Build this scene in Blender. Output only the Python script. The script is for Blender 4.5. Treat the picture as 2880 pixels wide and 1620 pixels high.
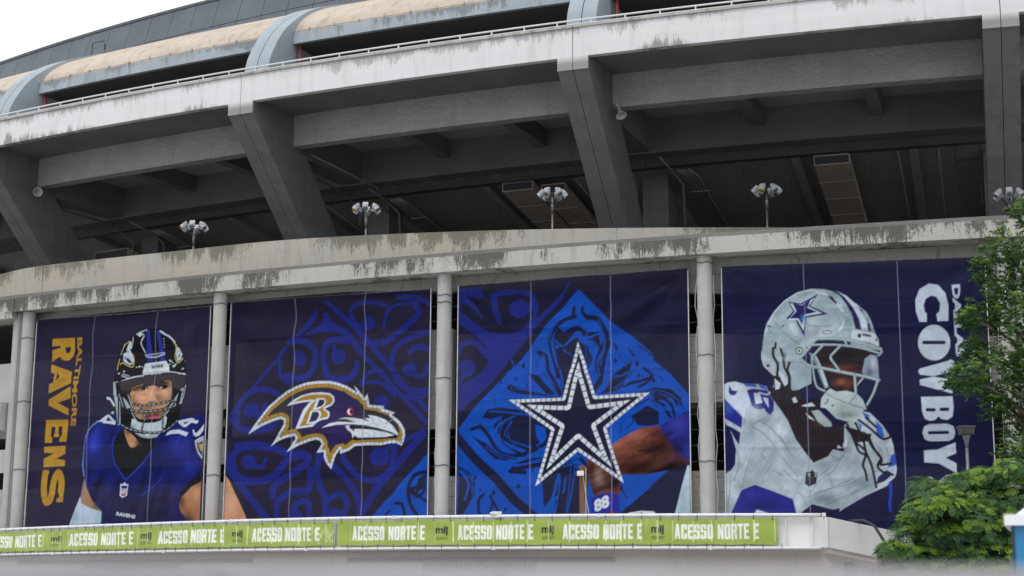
import bpy, bmesh, math, random
import numpy as np
from mathutils import Matrix, Vector
random.seed(7); np.random.seed(7)
for o in list(bpy.data.objects): bpy.data.objects.remove(o)
sc=bpy.context.scene; col=sc.collection
EYE=1.7
# ------------------------------------------------------------------ camera
cd=bpy.data.cameras.new('camera'); cam=bpy.data.objects.new('camera',cd); col.objects.link(cam)
cd.sensor_width=36; cd.lens=56.6; cd.clip_start=.1; cd.clip_end=1500
cd.dof.use_dof=True; cd.dof.focus_distance=56; cd.dof.aperture_fstop=2.2
cam.matrix_world=Matrix.Translation((0,0,EYE))@Matrix.Rotation(math.radians(90+10.766),4,'X')@Matrix.Rotation(math.radians(.36),4,'Z')
sc.camera=cam
# ------------------------------------------------------------------ overcast sky and soft sun
W=bpy.data.worlds.new('World'); sc.world=W; W.use_nodes=True
nt=W.node_tree; nt.nodes.clear()
wo=nt.nodes.new('ShaderNodeOutputWorld'); bgn=nt.nodes.new('ShaderNodeBackground'); sk=nt.nodes.new('ShaderNodeTexSky')
sk.sky_type='NISHITA'; sk.sun_disc=False; sk.sun_elevation=math.radians(58); sk.sun_rotation=math.radians(205); sk.air_density=1.5; sk.dust_density=4
hs=nt.nodes.new('ShaderNodeHueSaturation'); hs.inputs['Saturation'].default_value=.25; hs.inputs['Value'].default_value=.12
mx=nt.nodes.new('ShaderNodeMix'); mx.data_type='RGBA'; mx.inputs[0].default_value=.78; mx.inputs[7].default_value=(.93,.965,1.0,1)
nt.links.new(sk.outputs[0],hs.inputs['Color']); nt.links.new(hs.outputs[0],mx.inputs[6]); nt.links.new(mx.outputs[2],bgn.inputs[0]); nt.links.new(bgn.outputs[0],wo.inputs[0])
bgn.inputs[1].default_value=1.0
sl=bpy.data.lights.new('sun','SUN'); sl.energy=.9; sl.angle=math.radians(25); sl.color=(1,.97,.93)
so=bpy.data.objects.new('sun',sl); col.objects.link(so)
so.rotation_euler=Vector((.35,.62,-1.25)).to_track_quat('-Z','Y').to_euler()
sc.view_settings.view_transform='Standard'; sc.view_settings.look='None'; sc.view_settings.exposure=.46; sc.view_settings.gamma=1; sc.view_settings.use_curve_mapping=False
sc.render.engine='CYCLES'
sc.cycles.max_bounces=6; sc.cycles.diffuse_bounces=4; sc.cycles.transparent_max_bounces=12
# ------------------------------------------------------------------ helpers
def tag(o,label=None,cat=None,group=None,kind=None):
    if label: o['label']=label
    if cat: o['category']=cat
    if group: o['group']=group
    if kind: o['kind']=kind
    return o
def empty(name,loc=(0,0,0)):
    o=bpy.data.objects.new(name,None); o.location=loc; col.objects.link(o); return o
WORLDPARTS=set()   # things whose parts are written in world coordinates
def wthing(name,loc):
    o=empty(name,loc); WORLDPARTS.add(o.name); return o
def mesh(name,v,f,mat,parent=None,smooth=False):
    m=bpy.data.meshes.new(name); m.from_pydata([tuple(map(float,p)) for p in v],[],f); m.update()
    if mat: m.materials.append(mat)
    if smooth: m.polygons.foreach_set('use_smooth',[True]*len(m.polygons))
    o=bpy.data.objects.new(name,m); col.objects.link(o)
    if parent: 
        o.parent=parent
        if parent.name in WORLDPARTS: o.matrix_parent_inverse=Matrix.Translation(-parent.location)
    return o
class MB:
    def __init__(s): s.v=[]; s.f=[]
    def add(s,v,f):
        n=len(s.v); s.v+=[tuple(p) for p in v]; s.f+=[tuple(i+n for i in q) for q in f]; return s
    def hexa(s,p):   # 8 corners: bottom 0-3, top 4-7
        return s.add(p,[(0,3,2,1),(4,5,6,7),(0,1,5,4),(1,2,6,5),(2,3,7,6),(3,0,4,7)])
    def box(s,x0,x1,y0,y1,z0,z1):
        return s.hexa([(x0,y0,z0),(x1,y0,z0),(x1,y1,z0),(x0,y1,z0),(x0,y0,z1),(x1,y0,z1),(x1,y1,z1),(x0,y1,z1)])
    def tube(s,pts,r,n=8,cap=True,closed=False):
        pts=[Vector(p) for p in pts]; rs=r if isinstance(r,(list,tuple)) else [r]*len(pts); V=[];F=[]
        up=None
        for i,p in enumerate(pts):
            a=pts[i-1] if (i or closed) else p; b=pts[(i+1)%len(pts)] if (i<len(pts)-1 or closed) else p
            t=(b-a).normalized()
            if up is None: up=t.orthogonal().normalized()
            up=(up-t*up.dot(t)).normalized(); w=t.cross(up)
            V+=[p+(up*math.cos(2*math.pi*k/n)+w*math.sin(2*math.pi*k/n))*rs[i] for k in range(n)]
        m=len(pts)
        for i in range(m if closed else m-1):
            j=(i+1)%m
            for k in range(n): F.append((i*n+k,i*n+(k+1)%n,j*n+(k+1)%n,j*n+k))
        if cap and not closed: F+=[tuple(range(n))[::-1],tuple(range((m-1)*n,m*n))]
        return s.add(V,F)
    def lathe(s,prof,n=16,M=Matrix()):
        V=[];F=[]
        for r,z in prof: V+=[M@Vector((r*math.cos(2*math.pi*k/n),r*math.sin(2*math.pi*k/n),z)) for k in range(n)]
        for i in range(len(prof)-1):
            for k in range(n): F.append((i*n+k,i*n+(k+1)%n,(i+1)*n+(k+1)%n,(i+1)*n+k))
        F+=[tuple(range(n))[::-1],tuple(range((len(prof)-1)*n,len(prof)*n))]
        return s.add(V,F)
    def build(s,name,mat,parent=None,smooth=False): return mesh(name,s.v,s.f,mat,parent,smooth)
def autosmooth(o,deg=35):
    me=o.data; me.polygons.foreach_set('use_smooth',[True]*len(me.polygons))
    try: me.set_sharp_from_angle(angle=math.radians(deg))
    except Exception: pass
    return o
def recalc(o):
    bm=bmesh.new(); bm.from_mesh(o.data); bmesh.ops.recalc_face_normals(bm,faces=bm.faces); bm.to_mesh(o.data); bm.free(); return o
# stadium ring coordinates: s metres along the outer ring, d metres inward, z above eye level
CX,CY,R0=58.82,203.05,156.0; A0=math.atan2(57.663-CY,2.21-CX)
def S(s,d,z):
    a=A0+s/R0; r=R0-d; return (CX+r*math.cos(a),CY+r*math.sin(a),z+EYE)
def srange(s0,s1,st=1.0):
    n=max(1,int(math.ceil(abs(s1-s0)/st))); return [s0+(s1-s0)*i/n for i in range(n+1)]
def ring(name,prof,s0,s1,mat,parent=None,st=1.0,smooth=False):
    # closed (d,z) profile swept along the ring; prof may be a function of s
    ss=srange(s0,s1,st); V=[];F=[]; pf=prof if callable(prof) else (lambda s:prof); n=len(pf(s0))
    for s in ss: V+=[S(s,d,z) for d,z in pf(s)]
    for i in range(len(ss)-1):
        for k in range(n): F.append((i*n+k,(i+1)*n+k,(i+1)*n+(k+1)%n,i*n+(k+1)%n))
    F+=[tuple(range(n)),tuple(range((len(ss)-1)*n,len(ss)*n))[::-1]]
    o=recalc(mesh(name,V,F,mat,parent))
    if smooth: autosmooth(o)
    return o
def rbox(name,s0,s1,d0,d1,z0,z1,mat,parent=None,st=1.0): return ring(name,[(d0,z0),(d1,z0),(d1,z1),(d0,z1)],s0,s1,mat,parent,st)
def copytree(o,parent=None):
    c=o.copy(); col.objects.link(c)
    if parent: c.parent=parent; c.matrix_parent_inverse=o.matrix_parent_inverse.copy()
    for ch in o.children: copytree(ch,c)
    return c
# ------------------------------------------------------------------ materials
def newmat(name):
    m=bpy.data.materials.new(name); m.use_nodes=True; t=m.node_tree; b=t.nodes['Principled BSDF']; return m,t,b
def N(t,ty,**k):
    n=t.nodes.new(ty)
    for a,v in k.items():
        if a.startswith('i_'):
            key=a[2:]; n.inputs[int(key) if key.isdigit() else key.replace('_',' ')].default_value=v
        else: setattr(n,a,v)
    return n
def noise(t,vec,scale,detail=5,rough=.6):
    n=N(t,'ShaderNodeTexNoise'); n.inputs['Scale'].default_value=scale; n.inputs['Detail'].default_value=detail; n.inputs['Roughness'].default_value=rough
    t.links.new(vec,n.inputs['Vector']); return n.outputs['Fac']
def mapped(t,sc_):
    g=N(t,'ShaderNodeNewGeometry'); m=N(t,'ShaderNodeMapping'); m.inputs['Scale'].default_value=sc_; t.links.new(g.outputs['Position'],m.inputs['Vector']); return m.outputs[0]
def ramp(t,fac,a,b,lo=0.,hi=1.):
    n=N(t,'ShaderNodeMapRange'); n.inputs[1].default_value=a; n.inputs[2].default_value=b; n.inputs[3].default_value=lo; n.inputs[4].default_value=hi; t.links.new(fac,n.inputs[0]); return n.outputs[0]
def mth(t,op,a,b):
    n=N(t,'ShaderNodeMath',operation=op)
    for i,x in enumerate((a,b)):
        if isinstance(x,(int,float)): n.inputs[i].default_value=x
        else: t.links.new(x,n.inputs[i])
    n.use_clamp=(op!='SUBTRACT'); return n.outputs[0]
def mixc(t,fac,a,b):
    n=N(t,'ShaderNodeMix',data_type='RGBA')
    for i,x in ((0,fac),(6,a),(7,b)):
        if isinstance(x,(tuple,float,int)): n.inputs[i].default_value=(*x,1) if isinstance(x,tuple) else x
        else: t.links.new(x,n.inputs[i])
    return n.outputs[2]
def concrete(name,c,c2=None,dirt=(.07,.07,.065),ztop=None,depth=.5,mold=.9,streak=.35,patch=.5,bump=.15,bscale=14,rough=.85,zbot=None,fine=.25,cracks=0,pour=.12):
    m,t,b=newmat(name); c2=c2 or tuple(x*.8 for x in c)
    p=mapped(t,(.45,.45,.6)); big=noise(t,p,1.0,4)
    base=mixc(t,mth(t,'MULTIPLY',ramp(t,big,.35,.65),patch),c,c2)
    f=noise(t,mapped(t,(1,1,1)),9,6,.7); base=mixc(t,mth(t,'MULTIPLY',ramp(t,f,.45,.75),fine),base,tuple(x*.6 for x in c))
    st=noise(t,mapped(t,(2.6,2.6,.28)),1.0,6,.68)
    base=mixc(t,mth(t,'MULTIPLY',ramp(t,st,.52,.72),streak),base,dirt)
    po=noise(t,mapped(t,(.03,.03,1.3)),1.0,3,.6); base=mixc(t,mth(t,'MULTIPLY',ramp(t,po,.45,.62),pour),base,tuple(x*.55 for x in c))
    if ztop is not None:
        g=N(t,'ShaderNodeNewGeometry'); sx=N(t,'ShaderNodeSeparateXYZ'); t.links.new(g.outputs['Position'],sx.inputs[0])
        dz=mth(t,'SUBTRACT',ztop+EYE,sx.outputs[2])
        n1=noise(t,mapped(t,(1.1,1.1,.2)),1.0,6,.75); n2=noise(t,mapped(t,(.3,.3,.15)),1.0,3,.55)
        n3=noise(t,mapped(t,(7,7,1.5)),1.0,9,.82); n4=noise(t,mapped(t,(22,22,9)),1.0,4,.7)
        lim=mth(t,'MULTIPLY',ramp(t,n1,.3,.7,.05,1.6),depth)
        e=N(t,'ShaderNodeMath',operation='SUBTRACT'); t.links.new(lim,e.inputs[0]); t.links.new(dz,e.inputs[1])
        den=mth(t,'MULTIPLY',ramp(t,e.outputs[0],-.35*depth,.8*depth),ramp(t,n2,.36,.58,.08,1.1))
        thr=ramp(t,den,0,1,.63,.36); nn=N(t,'ShaderNodeMix',data_type='FLOAT'); nn.inputs[0].default_value=.35; t.links.new(n3,nn.inputs[2]); t.links.new(n4,nn.inputs[3])
        e2=N(t,'ShaderNodeMath',operation='SUBTRACT'); t.links.new(nn.outputs[0],e2.inputs[0]); t.links.new(thr,e2.inputs[1])
        k=mth(t,'MULTIPLY',mth(t,'MULTIPLY',ramp(t,e2.outputs[0],-.015,.07),ramp(t,den,.0,.25)),mold)
        base=mixc(t,k,base,dirt)
    if zbot is not None:
        g=N(t,'ShaderNodeNewGeometry'); sx=N(t,'ShaderNodeSeparateXYZ'); t.links.new(g.outputs['Position'],sx.inputs[0])
        dz=N(t,'ShaderNodeMath',operation='SUBTRACT'); t.links.new(sx.outputs[2],dz.inputs[0]); dz.inputs[1].default_value=zbot+EYE
        n1=noise(t,mapped(t,(2.4,2.4,.4)),1.0,7,.75); n2=noise(t,mapped(t,(.28,.28,.1)),1.0,2,.5)
        lim=mth(t,'MULTIPLY',ramp(t,n1,.42,.7),mth(t,'MULTIPLY',ramp(t,n2,.52,.66),1.2))
        e=N(t,'ShaderNodeMath',operation='SUBTRACT'); t.links.new(lim,e.inputs[0]); t.links.new(dz.outputs[0],e.inputs[1])
        base=mixc(t,mth(t,'MULTIPLY',ramp(t,e.outputs[0],-.05,.25),.75),base,dirt)
    if cracks:
        vo=N(t,'ShaderNodeTexVoronoi',feature='DISTANCE_TO_EDGE'); vo.inputs['Scale'].default_value=1.0
        pm=mapped(t,(.7,.7,.14)); nn=N(t,'ShaderNodeTexNoise'); nn.inputs['Scale'].default_value=3; t.links.new(pm,nn.inputs['Vector'])
        va=N(t,'ShaderNodeVectorMath',operation='MULTIPLY_ADD'); t.links.new(nn.outputs['Color'],va.inputs[0]); va.inputs[1].default_value=(.35,.35,.35); t.links.new(pm,va.inputs[2]); t.links.new(va.outputs[0],vo.inputs['Vector'])
        cr=ramp(t,vo.outputs['Distance'],0,.012,1,0); cr=mth(t,'MULTIPLY',cr,ramp(t,big,.45,.55)); base=mixc(t,mth(t,'MULTIPLY',cr,cracks),base,tuple(x*.35 for x in c))
    t.links.new(base,b.inputs['Base Color']); b.inputs['Roughness'].default_value=rough; b.inputs['Specular IOR Level'].default_value=.25
    bp=N(t,'ShaderNodeBump'); bp.inputs['Strength'].default_value=bump; bp.inputs['Distance'].default_value=.05 if bump<.9 else .16
    bn=noise(t,mapped(t,(1,1,1.6)),bscale,6,.65); t.links.new(bn,bp.inputs['Height']); t.links.new(bp.outputs[0],b.inputs['Normal'])
    return m
def plain(name,c,rough=.5,metal=0.,var=.12,scale=6.,spec=.4):
    m,t,b=newmat(name); n=noise(t,mapped(t,(1,1,1)),scale,5)
    t.links.new(mixc(t,mth(t,'MULTIPLY',ramp(t,n,.35,.7),1.0),c,tuple(x*(1-var*2) for x in c)),b.inputs['Base Color'])
    b.inputs['Roughness'].default_value=rough; b.inputs['Metallic'].default_value=metal; b.inputs['Specular IOR Level'].default_value=spec; return m
M={}
M['fascia']=concrete('white_painted_concrete',(.66,.665,.68),(.59,.595,.605),dirt=(.14,.14,.13),ztop=20.98,depth=.5,mold=.5,streak=.2,patch=.5,bump=.06,fine=.06,zbot=19.8)
M['coping']=concrete('weathered_coping',(.4,.39,.37),dirt=(.09,.09,.08),streak=.75,patch=.9,fine=.5)
M['rib']=concrete('grey_painted_concrete',(.155,.16,.165),(.13,.135,.14),dirt=(.085,.085,.085),streak=.6,patch=.9,bump=.2,fine=.25,pour=.35)
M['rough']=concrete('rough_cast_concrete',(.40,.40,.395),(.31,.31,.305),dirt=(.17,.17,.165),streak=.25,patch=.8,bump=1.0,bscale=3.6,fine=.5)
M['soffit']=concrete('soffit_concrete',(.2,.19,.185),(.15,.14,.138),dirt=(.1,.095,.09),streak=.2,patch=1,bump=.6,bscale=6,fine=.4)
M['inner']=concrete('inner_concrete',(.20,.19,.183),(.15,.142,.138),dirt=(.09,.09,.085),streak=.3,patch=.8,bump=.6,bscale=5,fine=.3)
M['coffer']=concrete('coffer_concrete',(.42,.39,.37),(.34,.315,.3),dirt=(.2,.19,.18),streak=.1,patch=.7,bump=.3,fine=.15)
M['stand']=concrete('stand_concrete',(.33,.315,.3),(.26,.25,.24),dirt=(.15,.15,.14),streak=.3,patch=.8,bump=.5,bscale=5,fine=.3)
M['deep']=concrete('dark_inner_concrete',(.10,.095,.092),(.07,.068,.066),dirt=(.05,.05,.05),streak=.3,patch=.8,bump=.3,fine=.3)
M['col']=concrete('column_concrete',(.415,.41,.395),(.34,.335,.32),dirt=(.22,.21,.2),streak=.5,patch=.7,bump=.15,fine=.3)
M['beam']=concrete('weathered_beam_concrete',(.42,.41,.38),(.36,.35,.325),dirt=(.085,.083,.075),ztop=11.79,depth=1.0,mold=.95,streak=.35,fine=.35,bump=.2)
M['lintel']=concrete('lintel_concrete',(.37,.36,.325),(.3,.295,.27),dirt=(.2,.195,.18),streak=.5,patch=.8,fine=.25,bump=.12,cracks=.7)
M['para']=concrete('parapet_concrete',(.40,.36,.31),(.375,.365,.345),dirt=(.12,.115,.085),ztop=13.5,depth=.8,mold=.8,streak=.3,patch=1,fine=.22,bump=.15,cracks=.4)
M['span']=concrete('spandrel_concrete',(.5,.49,.475),streak=.45,patch=.8)
M['arch']=concrete('pale_blue_concrete',(.36,.405,.445),(.29,.33,.365),dirt=(.2,.22,.23),streak=.3,patch=.8,fine=.2,bump=.08)
M['band']=concrete('blue_grey_band',(.40,.44,.48),(.31,.355,.395),dirt=(.13,.14,.14),ztop=23.6,depth=.5,mold=.6,streak=.6,patch=.8,fine=.2)
M['shell']=concrete('beige_shell',(.52,.445,.37),(.44,.375,.315),dirt=(.15,.13,.115),streak=.6,patch=.9,fine=.12,bump=.06)
M['cladding']=plain('dark_cladding',(.098,.115,.135),rough=.42,var=.12,scale=.6,spec=.35)
M['white']=plain('white_paint',(.66,.665,.68),rough=.45,var=.06)
M['galv']=plain('galvanised_steel',(.2,.21,.225),rough=.4,metal=.6,var=.2)
M['lamp']=plain('lamp_housing',(.47,.49,.52),rough=.45,var=.15,scale=20)
M['black']=plain('black_steel',(.03,.032,.036),rough=.5)
M['red']=plain('red_pipe',(.2,.04,.036),rough=.5)
M['duct']=plain('duct_sheet',(.5,.43,.37),rough=.55,metal=.1,var=.15,scale=1.2)
M['pipe']=plain('conduit_grey',(.22,.22,.225),rough=.45,metal=.2)
M['horn']=plain('horn_grey',(.46,.46,.43),rough=.5)
M['rope']=plain('white_rope',(.6,.6,.58),rough=.9)
M['strap']=plain('strap_blue_grey',(.12,.14,.18),rough=.7)
M['gate']=concrete('rendered_white_wall',(.78,.775,.76),(.72,.71,.70),dirt=(.3,.28,.26),streak=.12,patch=.5,bump=.05,fine=.05)
M['gatewall']=concrete('cream_wall',(.78,.73,.69),(.7,.65,.61),dirt=(.3,.26,.23),streak=.2,patch=.6,bump=.05,fine=.05)
M['ground']=concrete('paving',(.36,.35,.34),streak=.2)
M['grille']=plain('grille_grey',(.33,.325,.335),rough=.6)
M['bark']=concrete('bark',(.12,.095,.07),dirt=(.05,.04,.03),streak=.7,bump=.8,bscale=20)
def lens_mat(name,c):
    m,t,b=newmat(name); b.inputs['Base Color'].default_value=(*c,1); b.inputs['Roughness'].default_value=.15; b.inputs['Metallic'].default_value=.5; return m
M['lens']=lens_mat('lamp_glass',(.2,.22,.23)); M['lens_amber']=lens_mat('lamp_glass_amber',(.5,.34,.08))
# ------------------------------------------------------------------ ground
tag(mesh('ground',[(-600,-300,0),(600,-300,0),(600,900,0),(-600,900,0)],[(0,1,2,3)],M['ground']),kind='structure')
# ------------------------------------------------------------------ stadium
ST=tag(empty('stadium'),'huge round concrete stadium with slanted ribs, white upper band and dark roof ring','stadium')
RIBS=[-44.7,-29.85,-14.71,0.0,15.38,30.6]
# white upper band, one panel per bay, with coping, rail and brackets
for i in range(len(RIBS)-1):
    a,b=RIBS[i]+.015,RIBS[i+1]-.015
    ring('fascia_panel',[(0,19.8),(.28,19.8),(.28,20.94),(0,20.94)],a,b,M['fascia'],ST)
    ring('coping',[(-.07,20.94),(.34,20.94),(.34,21.06),(-.05,21.05)],a,b,M['coping'],ST)
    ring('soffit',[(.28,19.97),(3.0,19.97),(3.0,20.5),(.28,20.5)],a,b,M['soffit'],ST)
    ring('ring_beam',[(3.0,18.62),(3.55,18.62),(3.55,20.45),(3.0,20.45)],RIBS[i]+.62,RIBS[i+1]-.62,M['rough'],ST)
    ring('ceiling_slab',[(3.55,19.8),(8.6,19.8),(8.6,20.5),(3.55,20.5)],a,b,M['coffer'],ST)
    ring('inner_ring_beam',[(8.6,18.28),(9.5,18.28),(9.5,20.5),(8.6,20.5)],a,b,M['inner'],ST)
    ring('stand_underside',[(9.5,18.25),(26,15.2),(26,15.6),(9.5,18.65)],a,b,M['stand'],ST,st=2)
    for k in (1,2):
        s=RIBS[i]+(b-a)*k/3+.25; rbox('cross_beam',s-.26,s+.26,3.55,8.6,19.02,19.8,M['inner'],ST)
        s=RIBS[i]+(b-a)*k/3+1.6
        ring('raker_beam',[(9.95,17.9),(25.8,14.85),(25.8,15.25),(9.95,18.18)],s-.2,s+.2,M['stand'],ST)
    # double main radial beam behind the rib and the square inner column
    rbox('main_beam',RIBS[i]-.55,RIBS[i]+.55,4.05,8.6,18.35,19.8,M['inner'],ST)
    rbox('inner_column',RIBS[i]-.62,RIBS[i]+.62,11.0,12.3,11.9,17.95,M['rib'],ST)
    ring('raker_beam',[(12.3,17.3),(25.8,14.5),(25.8,15.25),(12.3,17.76)],RIBS[i]-.45,RIBS[i]+.45,M['stand'],ST)
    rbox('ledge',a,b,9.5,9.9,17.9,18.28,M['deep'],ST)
for i,s in enumerate(RIBS[:-1]):
    for sg in (-1,1):
        s0,s1=(s-.61,s-.012) if sg<0 else (s+.012,s+.61)
        mesh('rib',*[(lambda V:(V,[(0,1,2,3,4,5,6,7)[::-1],tuple(range(8,16))]+[(k,(k+1)%8,8+(k+1)%8,8+k) for k in range(8)]))([S(q,d,z) for q in (s0,s1) for d,z in [(.06,19.79),(.06,19.3),(7.2,11.95),(10.1,11.95),(6.95,15.1),(4.04,18.4),(4.04,19.96),(.3,19.96)]])][0],M['rib'],ST)
        recalc(ST.children[-1])
        rbox('bracket',s0,s1,-.004,.06,19.3,19.8,M['fascia'],ST)
# guard rail on the coping
gr=MB().tube([S(s,.02,21.235) for s in srange(-44,24,.8)],.036,8).build('guard_rail',M['white'],ST,True)
MB().tube([S(s,.02,21.085) for s in srange(-44,24,.8)],.02,6).build('lower_rail',M['white'],gr,True)
s=-43.5
while s<23:
    MB().tube([S(s,.02,21.05),S(s,.02,21.23)],.032,6).build('post',M['white'],gr); s+=1.34
# arches, shells and blue band above the walkway
AP=[(1.0,20.6),(1.03,21.6),(1.3,22.35),(1.95,23.35),(2.72,24.12),(3.9,24.98),(5.4,25.75),(7.1,26.42),(9.2,27.05),(12,27.6)]
def cr(p,n=5):
    o=[]
    for i in range(len(p)-1):
        a,b,c,d=[Vector(p[max(0,min(len(p)-1,j))]) for j in (i-1,i,i+1,i+2)]
        for k in range(n):
            t=k/n; q=.5*(2*b+(c-a)*t+(2*a-5*b+4*c-d)*t*t+(3*b-a-3*c+d)*t**3); o.append((q.x,q.y))
    return o+[p[-1]]
AO=cr(AP); AI=[(d+.9,z-.55) for d,z in AO if z>20.9]
for i,s in enumerate(RIBS):
    s0,s1=s-.6,s+.6
    for u0,u1 in ((s0,s-.02),(s+.02,s1)):
        prof=AO+[(12,25.4),(4.3,22.9),(4.3,20.6)]; n=len(prof)
        V=[S(q,d,z) for q in (u0,u1) for d,z in prof]
        o=mesh('arch',V,[tuple(range(n))[::-1],tuple(range(n,2*n))]+[(k,(k+1)%n,n+(k+1)%n,n+k) for k in range(n)],M['arch'],ST); recalc(o); autosmooth(o,25)
    MB().tube([S(s+.85,2.95,20.6),S(s+.85,2.95,23.05)],.07,8).build('red_standpipe',M['red'],ST,True)
SH=cr([(2.86,23.62),(3.15,24.15),(3.95,24.85),(5.42,25.66),(7.1,26.32),(9.2,26.96),(12,27.5)])
for i in range(len(RIBS)-1):
    a,b=RIBS[i]+.6,RIBS[i+1]-.6
    o=ring('roof_shell',SH+[(12,26.8),(3.1,23.3),(2.95,23.3)],a,b,M['shell'],ST,st=.6); autosmooth(o,25)
    bd=ring('blue_band',[(2.72,23.1),(2.92,23.1),(2.92,23.6),(2.72,23.6)],a+.02,b-.02,M['band'],ST)
    MB().tube([S(q,2.74,23.66) for q in srange(a+.05,b-.05,1)],.022,6).build('gutter_pipe',M['shell'],bd)
    q=a+.8
    while q<b-.3:
        rbox('gutter_clip',q,q+.07,2.7,2.8,23.62,23.74,M['shell'],bd); q+=1.25
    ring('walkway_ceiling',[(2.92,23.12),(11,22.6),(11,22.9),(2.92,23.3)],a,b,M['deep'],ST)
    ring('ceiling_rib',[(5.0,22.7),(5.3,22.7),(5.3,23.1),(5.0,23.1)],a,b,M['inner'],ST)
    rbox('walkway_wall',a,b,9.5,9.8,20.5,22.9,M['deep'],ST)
rbox('walkway_slab',RIBS[0],RIBS[-1],.28,12,20.5,20.6,M['inner'],ST,st=3)
# dark roof ring built from two rows of cladding panels
rr=ring('roof_ring',[(14.2,28.2),(16,28.2),(17,31.8),(15.2,31.8)],-95,40,M['black'],ST,st=2.5)
def panel(s0,s1,v0,v1):
    P=lambda s,v,o: S(s,13.9+1.1*v+.0+o,28.2+3.66*v)
    return MB().hexa([P(s0,v0,0),P(s1,v0,0),P(s1,v0,.12),P(s0,v0,.12),P(s0,v1,0),P(s1,v1,0),P(s1,v1,.12),P(s0,v1,.12)])
s=-88.0; random.seed(3)
while s<-6:
    for v0,v1 in ((.0,.52),(.53,1.0)):
        o=panel(s,s+1.86,v0,v1).build('panel',M['cladding'],rr); recalc(o)
    s+=1.89
ring('ring_cap',[(14.95,31.85),(17.2,31.85),(17.2,31.98),(14.9,31.98)],-90,30,M['galv'],rr,st=2.5)
# thin hoop of pipe on the roof
tag(MB().tube([S(-32.54,8.6,26.2),S(-32.36,8.6,27.92),S(-31.48,8.6,27.9)],.03,6).tube([S(-31.48,8.6,27.9),S(-31.2,8.6,26.3)],.012,5).lathe([(.05,0),(.05,.22)],8,Matrix.Translation(S(-31.4,8.6,27.45))).build('roof_hoop',M['black']),'thin black pipe hoop standing on the beige roof above the leftmost arch','pipe frame')
# upper concourse floor, curved parapet, front beam, lintel, columns
rbox('concourse_floor',-46,26,-3.1,26,11.4,11.95,M['inner'],ST,st=2)
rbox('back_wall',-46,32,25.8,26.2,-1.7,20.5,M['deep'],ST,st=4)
PP=[(-27.6,76.5),(-24.9,71.3),(-22.23,68.56),(-19.77,66.59),(-14.31,63.85),(-9.13,61.38),(-4.39,60.05),(.17,59.24),(4.63,58.78),(9.06,58.58),(13.0,58.6)]
PC=[Vector((*p,0)) for p in cr([tuple(p) for p in PP],8)]
def wall_along(name,pts,th,z0,z1,mat,parent):
    V=[];F=[]
    for i,p in enumerate(pts):
        t=(pts[min(i+1,len(pts)-1)]-pts[max(i-1,0)]).normalized(); nrm=Vector((-t.y,t.x,0))
        q=p+nrm*th
        V+=[(p.x,p.y,z0),(q.x,q.y,z0),(q.x,q.y,z1),(p.x,p.y,z1)]
    n=len(pts)
    for i in range(n-1):
        for k in range(4): F.append((i*4+k,i*4+(k+1)%4,(i+1)*4+(k+1)%4,(i+1)*4+k))
    F+=[(0,1,2,3),((n-1)*4+3,(n-1)*4+2,(n-1)*4+1,(n-1)*4)]
    return recalc(mesh(name,V,F,mat,parent))
iJ=min(range(len(PC)),key=lambda i:(PC[i]-Vector((-19.77,66.59,0))).length)
L_=list(PC[:iJ+1]); L_[-1]=L_[-1].lerp(L_[-2],.03/(L_[-1]-L_[-2]).length)
wall_along('parapet',L_,.22,11.9+EYE,13.5+EYE,M['para'],ST); wall_along('parapet',PC[iJ:],.22,11.9+EYE,13.5+EYE,M['para'],ST)
CS=[-32.4,-22.89,-13.26,-3.84,5.51,15.03]
for a,b in ((-46,-23.31),(-23.27,15.0),(15.04,26)): rbox('front_beam',a,b,-3.22,-2.2,11.23,11.79,M['beam'],ST)
def colm(s,r=.26,zt=11.22):
    c=Vector(S(s,-2.75,0)); n=20
    o=MB().lathe([(r,-EYE),(r,zt)],n,Matrix.Translation((c.x,c.y,EYE))).build('column',M['col'],ST); autosmooth(o,40); return o
for s in CS: colm(s)
colm(-23.42,.24); colm(15.5,.22)
rbox('corbel',-24.3,-23.3,-3.3,-2.2,10.95,11.24,M['beam'],ST); rbox('corbel',-24.35,-23.72,-3.2,-2.3,6.4,7.55,M['span'],ST)
ring('lintel',lambda s:[(-2.2,min(11.0,10.46-.068*s)),(-1.85,min(11.0,10.46-.068*s)),(-1.85,11.38),(-2.2,11.38)],-46,26,M['lintel'],ST)
ring('spandrel',[(-1.9,6.9),(-1.6,6.9),(-1.6,9.35),(-1.9,9.35)],-46,-13.4,M['span'],ST)
ring('spandrel',[(-1.9,5.8),(-1.6,5.8),(-1.6,9.4),(-1.9,9.4)],-13.1,-3.9,M['span'],ST)
ring('spandrel',lambda s:[(-1.9,6.4),(-1.6,6.4),(-1.6,9.0-.05*s),(-1.9,9.0-.05*s)],-3.7,26,M['span'],ST)
for z0,z1,a,b in ((4.8,5.75,-46,-13.4),(2.4,4.1,-46,26)): rbox('spandrel',a,b,-1.85,-1.55,z0,z1,M['span'],ST)
for z in (6.6,2.4): rbox('floor_slab',-46,26,-1.6,9,z-.35,z-.05,M['inner'],ST,st=2)
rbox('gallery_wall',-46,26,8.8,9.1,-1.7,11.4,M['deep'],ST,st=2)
for s in (-41,-27.5,-18,-8.5,.8,10.2): rbox('gallery_column',s-.3,s+.3,1.4,2.0,-1.7,11.4,M['span'],ST)
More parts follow.
